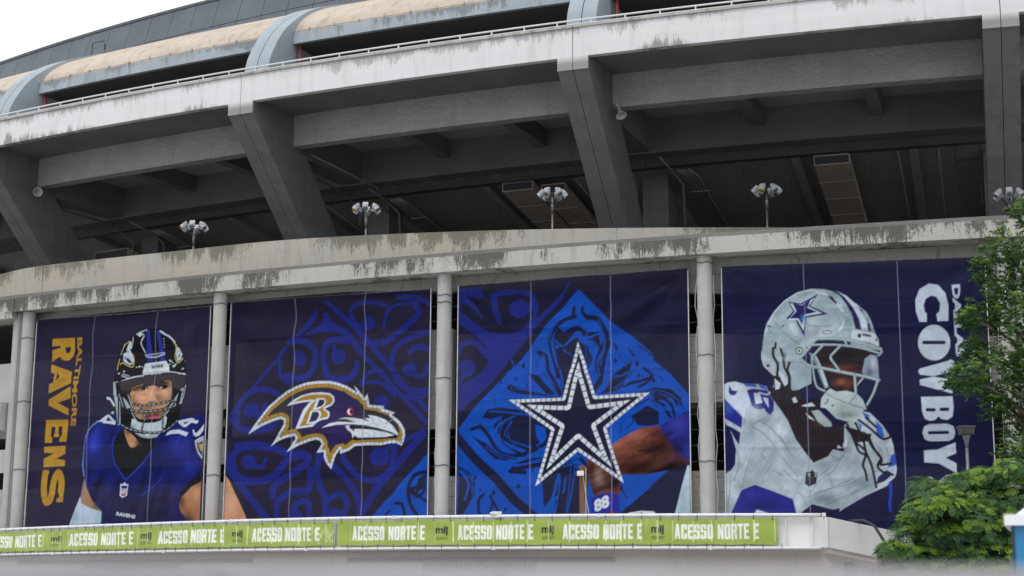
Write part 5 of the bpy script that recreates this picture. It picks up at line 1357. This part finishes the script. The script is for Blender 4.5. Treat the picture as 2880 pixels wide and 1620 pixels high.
for z,r in ((2.22,.055),(1.31,.045)):
    MB().tube([G_(t,.12,z) for t in np.linspace(-9,TE-.1,70)],r,8).build('frame_pipe',M['white'],GH,True)
t=-8.0; k=0
while t<TE:
    MB().tube([G_(t,.10,1.31),G_(t,.10,2.22)],.022,6).build('frame_post',M['white'],GH); 
    if k%3==0: MB().box(-.05,.05,-.06,.06,-.05,.05).build('pipe_clamp',M['white'],GH).location=G_(t,.12,2.23 if k%2 else 1.31)
    t+=1.05; k+=1
mesh('corner_strip',*(lambda m:(m.v,m.f))(MB().hexa([G_(TE-.38,.01,1.3),G_(TE-.32,.01,1.3),G_(TE-.32,.05,1.3),G_(TE-.38,.05,1.3),G_(TE-.38,.01,2.2),G_(TE-.32,.01,2.2),G_(TE-.32,.05,2.2),G_(TE-.38,.05,2.2)])),M['white'],GH)
WP=[(-30,80),(-21.97,70.3),(-15.5,65.6),(-9.58,61.6),(-4.5,58.7),(.22,56.47),(4.8,54.8),(9.38,53.49),(11.17,53.02)]
WC=[(x*.92,y*.92) for x,y in cr(WP,6)]; wall_along('wall',[Vector((*p,0)) for p in WC],.25,0.0,1.345+EYE,M['gatewall'],GH)
mesh('side_wall',[(10.27,49.0,0),(10.27,49.0,1.33+EYE),(13.5,59.5,1.33+EYE),(13.5,59.5,0)],[(0,1,2,3)],M['gatewall'],GH)
WCa=np.array(WC); WL=np.concatenate([[0],np.cumsum(np.hypot(*np.diff(WCa,axis=0).T))]); WT=np.gradient(WCa,axis=0); WT/=np.hypot(WT[:,0],WT[:,1])[:,None]
def onwall(ratio):   # arc length where x/y == ratio
    q=WCa[:,0]/WCa[:,1]; return float(np.interp(ratio,q,WL))
def Gw(t,off,z):
    x,y,tx,ty=[np.interp(t,WL,q) for q in (WCa[:,0],WCa[:,1],WT[:,0],WT[:,1])]; return (x+ty*off,y-tx*off,z+EYE)
def wbox(name,t0,t1,o0,o1,z0,z1,mat,parent):
    n=max(2,int((t1-t0)/1.0)+1); V=[];F=[]
    for t in np.linspace(t0,t1,n): V+=[Gw(t,o0,z0),Gw(t,o1,z0),Gw(t,o1,z1),Gw(t,o0,z1)]
    for i in range(n-1):
        for k in range(4): F.append((i*4+k,i*4+(k+1)%4,i*4+4+(k+1)%4,i*4+4+k))
    F+=[(0,1,2,3),(n*4-1,n*4-2,n*4-3,n*4-4)]; return recalc(mesh(name,V,F,mat,parent))
for r0,r1 in ((-.3,-.158),(-.099,.064)): wbox('lamp_channel',onwall(r0),onwall(r1),.0,.1,1.0,1.13,M['grille'],GH)
for r0,r1 in ((-.262,-.2025),(-.0535,.0153)):
    t0,t1=onwall(r0),onwall(r1); g=wbox('roller_shutter',t0,t1,.0,.05,-1.5,.93,M['grille'],GH); q=t0+.05; k=0
    while q<t1-.1:
        wbox('slat',q,q+.09,.05,.1,-1.5,.95+.03*math.sin(k*2.1),M['grille'],g); q+=.16; k+=1
for r0,z0,z1,w in ((.1985,1.0,1.25,.22),(.2045,.55,.95,.42)):
    t0=onwall(r0); b=wbox('junction_box',t0,t0+w,.0,.14,z0,z1,M['grille'],GH); wbox('box_lid',t0+.03,t0+w-.03,.14,.155,z0+.03,z1-.03,M['grille'],b)
# black cable drooping from the canopy edge
tag(MB().tube([(9.85,47.25,2.15+EYE),(10.2,47.0,2.16+EYE),(10.5,46.9,2.0+EYE),(10.75,46.7,1.5+EYE),(11.1,46.6,.85+EYE),(11.25,46.6,0)],.045,7).build('hose',M['black'],None,True),'thick black hose hanging over the white canopy corner','hose')
# ------------------------------------------------------------------ green access banners
M['vinyl']=cloth_mat('green_vinyl',.0,1.0,rough=.35,spec=.5)
def green(t0,t1,label,texts,mijs,seed):
    th=wthing('access_banner',G_((t0+t1)/2,.17,1.4)); z0,z1=1.405,2.13; C=1.7; rs=random.Random(seed)
    R=Raster((t1-t0)*100,z0*100,z1*100,C/2); R.im[:]=h2l('8fa344')
    for a,b in texts: block(R,'ACESSO NORTE E',a-t0*100,b-t0*100,156,197,h2l('dfe3dc'))
    for a,b in mijs:
        w=b-a; a-=t0*100; R.op(['T','25261f',[a,167,a+w,167,a,193],6,100,'mij'],textpoly)
        for zz,x1 in ((162,1.),(157,.95)): R.op(['T','3a3f1c',[a+.05*w,zz-1.2,a+w*x1,zz-1.2,a+.05*w,zz+2.2],3,100,'DE JANEIRO' if zz==162 else 'RIO  BRA' ],textpoly) if 0 else R.op(['H','3a3f1c',[int(a+.05*w),zz,int(a+w*.5),zz,int(a+w*x1),zz],2.2,w*.16,w*.05],textpoly)
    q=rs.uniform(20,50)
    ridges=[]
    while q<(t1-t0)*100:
        ridges.append(q/100); R.stroke(np.array([(q,150.),(q+rs.uniform(-1,1),205.)]),rs.uniform(1.5,4.5),h2l('dfe8c0'),rs.uniform(.35,.8));  # pale streaks paint the sky's gloss on the ridges into the print
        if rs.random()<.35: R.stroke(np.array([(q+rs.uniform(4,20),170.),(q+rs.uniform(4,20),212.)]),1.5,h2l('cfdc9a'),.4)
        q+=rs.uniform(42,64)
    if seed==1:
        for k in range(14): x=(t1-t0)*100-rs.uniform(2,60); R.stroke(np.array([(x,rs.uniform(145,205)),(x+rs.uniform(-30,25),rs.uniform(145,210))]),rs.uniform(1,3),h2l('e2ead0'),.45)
    im=R.im[:R.im.shape[0]//2*2,:R.im.shape[1]//2*2]; im=im.reshape(im.shape[0]//2,2,im.shape[1]//2,2,3).mean((1,3)); ny,nx=im.shape[:2]
    U,Vv=np.meshgrid(np.linspace(t0,t1,nx),np.linspace(z0,z1,ny)); off=.15+.006*np.sin(U*7+Vv*3)+.008*np.sin(U*2.3+Vv*9)
    for r in ridges: off+=.028*np.exp(-((U-t0-r)/.05)**2)
    Z=Vv+.012*np.sin(U*2.0+seed)*(Vv>1.77)-.01*np.sin(U*5.7)*(Vv<1.7)*np.clip((1.7-Vv)/.3,0,1)
    x,y,tx,ty=[np.interp(U,LA,q) for q in (FC[:,0],FC[:,1],TA[:,0],TA[:,1])]
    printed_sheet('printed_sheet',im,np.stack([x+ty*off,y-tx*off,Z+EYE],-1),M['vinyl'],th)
    q=t0+.15
    while q<t1:
        MB().tube([G_(q,.15,2.08),G_(q,.2,2.17),G_(q,.12,2.30),G_(q,.06,2.2)],.011,4).build('cable_tie',M['black'],th); MB().tube([G_(q+.25,.16,1.44),G_(q+.25,.19,1.37),G_(q+.25,.12,1.25)],.011,4).build('cable_tie',M['black'],th); q+=.52
    return tag(th,label,'banner','green access banners along the canopy')
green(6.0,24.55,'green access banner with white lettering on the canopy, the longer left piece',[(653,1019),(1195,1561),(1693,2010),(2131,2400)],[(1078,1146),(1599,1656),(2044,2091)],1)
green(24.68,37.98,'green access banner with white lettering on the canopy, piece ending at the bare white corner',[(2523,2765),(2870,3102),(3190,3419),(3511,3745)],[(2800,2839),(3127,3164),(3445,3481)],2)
# ------------------------------------------------------------------ camera post on the canopy roof
cp=empty('camera_post',(2.15,48.3,2.18+EYE)); M['rust']=concrete('rusty_post',(.17,.085,.055),dirt=(.06,.03,.02),streak=.7); M['yellow']=plain('yellow_strip',(.5,.36,.05))
MB().box(-.1,.06,-.05,.05,0,1.62).build('post',M['rust'],cp); MB().box(.075,.105,-.03,.02,0,1.55).build('cable_strip',M['yellow'],cp)
c=MB().box(-.18,.02,-.22,-.06,1.3,1.44).build('camera',M['white'],cp); MB().lathe([(.05,0),(.05,.05)],12,Matrix.Translation((-.18,-.14,1.37))@Matrix.Rotation(-math.pi/2,4,'Y')).build('camera_lens',M['black'],c); MB().tube([(0,-.1,1.3),(.06,-.12,.9),(.1,-.1,.6),(.16,-.12,.3),(.18,-.12,0)],.007,5).build('cable',M['rope'],cp)
MB().tube([(-.06,-.1,1.42),(-.02,0,1.45)],.03,6).build('camera_arm',M['white'],c)
tag(cp,'rusty post with a small white camera in front of the star banner','camera post')
# small things left on the canopy pipe
tag(MB().box(-.14,.14,-.05,.05,0,.09).lathe([(.03,0),(.045,.05),(.02,.1)],8,Matrix.Translation((-.2,0,.02))@Matrix.Rotation(1.2,4,'Y')).build('pipe_coupler',M['white']),'small white coupler lying on the canopy pipe below the star','coupler').location=G_(29.9,.12,2.275)
# ------------------------------------------------------------------ street lamp
lp=empty('street_lamp',(12.45,44.0,0)); MB().tube([(0,0,0),(0,0,5.72)],[.08,.045],10).build('pole',M['galv'],lp,True); MB().lathe([(.16,0),(.16,.04),(.1,.05)],10).build('base',M['galv'],lp)
MB().tube([(0,0,5.7),(0,0,5.82),(0,0,6.0),(0,0,6.06)],[.045,.05,.1,.12],10).build('neck',M['galv'],lp,True)
M['lampdark']=plain('dark_lamp_metal',(.07,.068,.065),rough=.5)
hd=MB().hexa([(-.17,-.15,6.06),(.17,-.15,6.06),(.17,.15,6.06),(-.17,.15,6.06),(-.2,-.17,6.26),(.2,-.17,6.26),(.2,.17,6.26),(-.2,.17,6.26)]).build('lamp_head',M['lampdark'],lp); MB().box(-.22,.22,-.19,.19,6.26,6.3).build('lid',M['lampdark'],hd); MB().box(-.14,.14,-.18,-.155,6.09,6.23).build('glass',M['black'],hd)
tag(lp,'slim grey street lamp with box head between the two trees','street lamp')
# ------------------------------------------------------------------ portable toilet at the right edge
M['blue']=plain('blue_plastic',(.03,.22,.45),rough=.4,var=.06); M['roofp']=plain('white_plastic',(.75,.77,.8),rough=.4,var=.04)
pt=empty('portable_toilet',(3.70,12.0,0)); pt.rotation_euler=(0,0,math.radians(-19)); 
MB().box(0,1.12,0,1.12,.12,2.22).build('cabin',M['blue'],pt); MB().box(-.03,1.15,-.03,1.15,0,.12).build('base',M['black'],pt)
for x,y in ((-.015,-.015),(1.075,-.015),(-.015,1.075),(1.075,1.075)): MB().box(x+.01,x+.03,y,y+.03,.12,2.24).build('corner_post',M['black'],pt)
d=MB().box(.14,.98,-.03,-.004,.2,2.12).build('door',M['blue'],pt); MB().box(.88,.94,-.07,-.03,1.0,1.15).build('handle',M['black'],d)
for k in range(5): MB().box(.2+.16*k,.25+.16*k,-.05,-.03,.35,1.95).build('moulded_rib',M['blue'],d)
for k in range(4): MB().box(-.02,-.001,.2+.22*k,.26+.22*k,.35,2.0).build('moulded_rib',M['blue'],pt)
r=MB().hexa([(-.05,-.05,2.22),(1.17,-.05,2.22),(1.17,1.17,2.22),(-.05,1.17,2.22),(-.05,-.05,2.30),(1.17,-.05,2.30),(1.17,1.17,2.30),(-.05,1.17,2.30)]); r.hexa([(.03,.03,2.30),(1.09,.03,2.30),(1.09,1.09,2.30),(.03,1.09,2.30),(.2,.2,2.44),(.92,.2,2.44),(.92,.92,2.44),(.2,.92,2.44)]); ro=r.build('roof',M['roofp'],pt)
MB().lathe([(.06,0),(.06,.3)],10,Matrix.Translation((.9,.9,2.36))).build('vent_pipe',M['black'],ro)
tag(pt,'blue portable toilet with white roof cut off by the picture edge','portable toilet')
# ------------------------------------------------------------------ out-of-focus barrier close to the camera
M['sheet']=plain('pale_sheet',(.33,.315,.335),rough=.5,var=.15,scale=1.5)
hb=empty('site_barrier',(0,1.75,0))
for k in range(-6,7):
    x=k*.3; MB().hexa([(x,0,.05),(x+.14,-.02,.05),(x+.28,0,.05),(x+.14,.01,.05),(x,0,1.717),(x+.14,-.02,1.717),(x+.28,0,1.717),(x+.14,.01,1.717)]).build('sheet_panel',M['sheet'],hb)
MB().tube([(-1.9,.02,1.717),(2.1,.02,1.717)],.014,8).build('top_rail',M['sheet'],hb)
for x in (-1.8,-.6,.6,1.8): MB().tube([(x,.04,0),(x,.04,1.7)],.02,8).build('post',M['galv'],hb)
tag(hb,'blurred pale barrier close to the camera along the bottom edge','barrier')
# ------------------------------------------------------------------ trees
def leafmat(name):
    m,t,b=newmat(name); at=N(t,'ShaderNodeAttribute',attribute_name='tint'); t.links.new(at.outputs['Color'],b.inputs['Base Color']); b.inputs['Roughness'].default_value=.5; b.inputs['Specular IOR Level'].default_value=.3
    tl=N(t,'ShaderNodeBsdfTranslucent'); t.links.new(at.outputs['Color'],tl.inputs[0]); ms=N(t,'ShaderNodeMixShader'); ms.inputs[0].default_value=.22; t.links.new(b.outputs[0],ms.inputs[1]); t.links.new(tl.outputs[0],ms.inputs[2]); t.links.new(ms.outputs[0],t.nodes['Material Output'].inputs[0]); return m
M['leaf']=leafmat('leaves')
def leaves(name,base,direc,nrm,length,width,tint,parent):
    # rhombic leaves: base point, direction, normal, per-leaf sizes and colours
    n=len(base); side=np.cross(direc,nrm); side/=np.linalg.norm(side,axis=1)[:,None]+1e-9
    L=length[:,None]; Wd=width[:,None]
    P=np.stack([base,base+direc*L*.45+side*Wd*.5,base+direc*L-nrm*L*.12,base+direc*L*.45-side*Wd*.5],1).reshape(-1,3)
    me=bpy.data.meshes.new(name); me.vertices.add(4*n); me.vertices.foreach_set('co',P.astype(np.float32).ravel()); me.loops.add(4*n); me.loops.foreach_set('vertex_index',np.arange(4*n,dtype=np.int32)); me.polygons.add(n); me.polygons.foreach_set('loop_start',np.arange(0,4*n,4,dtype=np.int32)); me.update(calc_edges=True)
    at=me.color_attributes.new('tint','FLOAT_COLOR','POINT'); c=np.ones((4*n,4),np.float32); c[:,:3]=np.repeat(tint,4,0); at.data.foreach_set('color',c.ravel()); me.materials.append(M['leaf'])
    o=bpy.data.objects.new(name,me); col.objects.link(o); o.parent=parent
    if parent.name in WORLDPARTS: o.matrix_parent_inverse=Matrix.Translation(-parent.location)
    return o
def unit(v): return v/(np.linalg.norm(v,axis=-1,keepdims=True)+1e-9)
rng=np.random.RandomState(5)
def px(x,y,Y):   # helper used only to lay out crown lobes: metres right/up at distance Y
    return np.array([(x-1288)/4050*Y*1.018,Y,(1495-y)/4050*Y*1.018+EYE])
# tall fine-leaved tree
tt=wthing('leafy_tree',(15.6,46.4,0))
lobes=[(2560,545,55,40),(2500,640,60,55),(2560,680,70,70),(2450,690,28,40),(2450,800,60,50),(2530,810,70,70),(2410,810,30,28),(2400,960,55,45),(2470,950,80,75),(2560,940,80,90),(2365,975,22,16),(2470,1030,50,40),(2540,1080,70,60),(2500,1150,45,35),(2570,1170,60,50),(2640,700,110,180),(2650,1000,120,160),(2420,890,40,35),(2490,730,40,40)]
tw=MB(); base=[];dr=[];nr=[];tn=[]
trunk=[(15.6,46.4,0),(15.55,46.4,2.5),(15.4,46.3,5),(15.5,46.2,8),(15.3,46.2,11)]; MB().tube(trunk,[.24,.2,.16,.11,.05],10).build('trunk',M['bark'],tt,True)
for (x,y,rx,ry) in lobes:
    x+=38; rx*=.84; ry*=.9; Y=46+rng.uniform(-1.0,.8); c=px(x,y,Y); R3=np.array([rx,(rx+ry)*.55,ry])*Y/4050
    z0=max(2.4,c[2]-1.6); tz=np.interp(z0,[p[2] for p in trunk],range(5)); k=int(tz); st_=np.array(trunk[k])+(np.array(trunk[min(k+1,4)])-np.array(trunk[k]))*(tz-k)
    m=(st_+c)/2+np.array([0,0,.25]); MB().tube([tuple(st_),tuple(m),tuple(c)],[.07,.045,.02],6).build('limb',M['bark'],tt,True)
    ns=int(24+rx*ry*.032)
    for q in range(ns):
        u=unit(rng.normal(size=3)); r=rng.uniform(.25,1.0)**.6*1.12; p=c+u*R3*r
        out=unit(p-st_+rng.normal(size=3)*.5); nl=rng.randint(12,20); ln=rng.uniform(.22,.42)
        tw_t=unit(out*np.array([1,1,.5])+np.array([0,0,rng.uniform(-.5,.45)]))
        f=np.linspace(.1,1,nl)[:,None]; b=p+tw_t*ln*f+np.array([0,0,-.06])*f**2
        sd=unit(np.cross(tw_t,[0,0,1])); alt=np.where(np.arange(nl)%2==0,1,-1)[:,None]
        d=unit(tw_t*.6+sd*alt*.9+rng.normal(size=(nl,3))*.3); nn=unit(np.array([0,-.35,.9])+rng.normal(size=(nl,3))*.6)
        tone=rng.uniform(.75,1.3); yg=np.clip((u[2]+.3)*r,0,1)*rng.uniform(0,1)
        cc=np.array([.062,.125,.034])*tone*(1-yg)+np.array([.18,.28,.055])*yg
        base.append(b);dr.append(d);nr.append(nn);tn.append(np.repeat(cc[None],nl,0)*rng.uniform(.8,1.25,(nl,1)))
base,dr,nr,tn=map(np.concatenate,(base,dr,nr,tn))
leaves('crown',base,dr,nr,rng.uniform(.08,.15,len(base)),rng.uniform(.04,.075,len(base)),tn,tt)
tag(tt,'tall airy tree with small leaves hiding the end of the silver helmet banner','tree')
# low tree with feathery compound leaves
bt=wthing('feathery_tree',(11.0,38.3,0)); MB().tube([(11.0,38.3,0),(11.02,38.3,.9),(10.95,38.2,1.6)],[.17,.14,.1],10).build('trunk',M['bark'],bt,True)
lob=[(2420,1330,150,120),(2270,1400,85,60),(2215,1385,38,28),(2540,1265,100,95),(2500,1430,150,90),(2335,1275,75,65),(2300,1225,32,26),(2440,1215,60,45),(2280,1330,60,45),(2360,1440,110,70),(2600,1350,110,130),(2260,1440,50,40),(2520,1190,60,35),(2390,1220,45,30)]
base=[];dr=[];nr=[];tn=[];wl=[]
for (x,y,rx,ry) in lob:
    Y=38+rng.uniform(-.7,.5); c=px(x,y,Y); R3=np.array([rx,(rx+ry)*.55,ry])*Y/4050
    MB().tube([(10.95,38.2,1.5),tuple((c+np.array([10.95,38.2,1.3]))/2),tuple(c)],[.05,.035,.015],6).build('limb',M['bark'],bt,True)
    for q in range(int(40+rx*ry*.026)):
        u=unit(rng.normal(size=3)); u[2]=abs(u[2])*.9-.25 if rng.rand()<.8 else u[2]; u=unit(u); r=rng.uniform(.55,1.0)
        if rng.rand()<.25: r=rng.uniform(.2,.6)
        p=c+u*R3*r; young=(u[2]>-.1 and r>.75 and rng.rand()<.55)
        for fr in range(rng.randint(4,7)):     # a rosette of pinnate fronds
            a=rng.uniform(0,2*math.pi); h=np.array([math.cos(a),math.sin(a),rng.uniform(-.1,.35)+ (.3 if young else 0)]); nb=unit(u*.75+np.array([0,-.25,.75])+rng.normal(size=3)*.2); h=unit(h*.8+u*.35); h=unit(h-nb*(h@nb)*.8); ln=rng.uniform(.17,.29)
            nl=18; f=np.repeat(np.linspace(.12,1,nl//2),2)[:,None]; alt=np.tile([1,-1],nl//2)[:,None]
            b=p+h*ln*f+np.array([0,0,-.12])*f**2*ln/.4; sd=unit(np.cross(h,nb)); d=unit(sd*alt+h*.55-nb*.25+rng.normal(size=(nl,3))*.12); nn=unit(nb+h*.3*f+rng.normal(size=(nl,3))*.12)
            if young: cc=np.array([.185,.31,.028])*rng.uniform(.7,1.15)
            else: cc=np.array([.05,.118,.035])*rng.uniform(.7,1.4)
            base.append(b);dr.append(d);nr.append(nn);tn.append(np.repeat(cc[None],nl,0)*rng.uniform(.85,1.2,(nl,1))); wl.append(np.sin(np.pi*np.clip(f[:,0],.1,.95))*.06+.035)
base,dr,nr,tn=map(np.concatenate,(base,dr,nr,tn)); wl=np.concatenate(wl)
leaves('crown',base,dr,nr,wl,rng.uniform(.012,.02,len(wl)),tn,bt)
tag(bt,'low spreading tree with feathery bright-tipped foliage beside the portable toilet','tree')
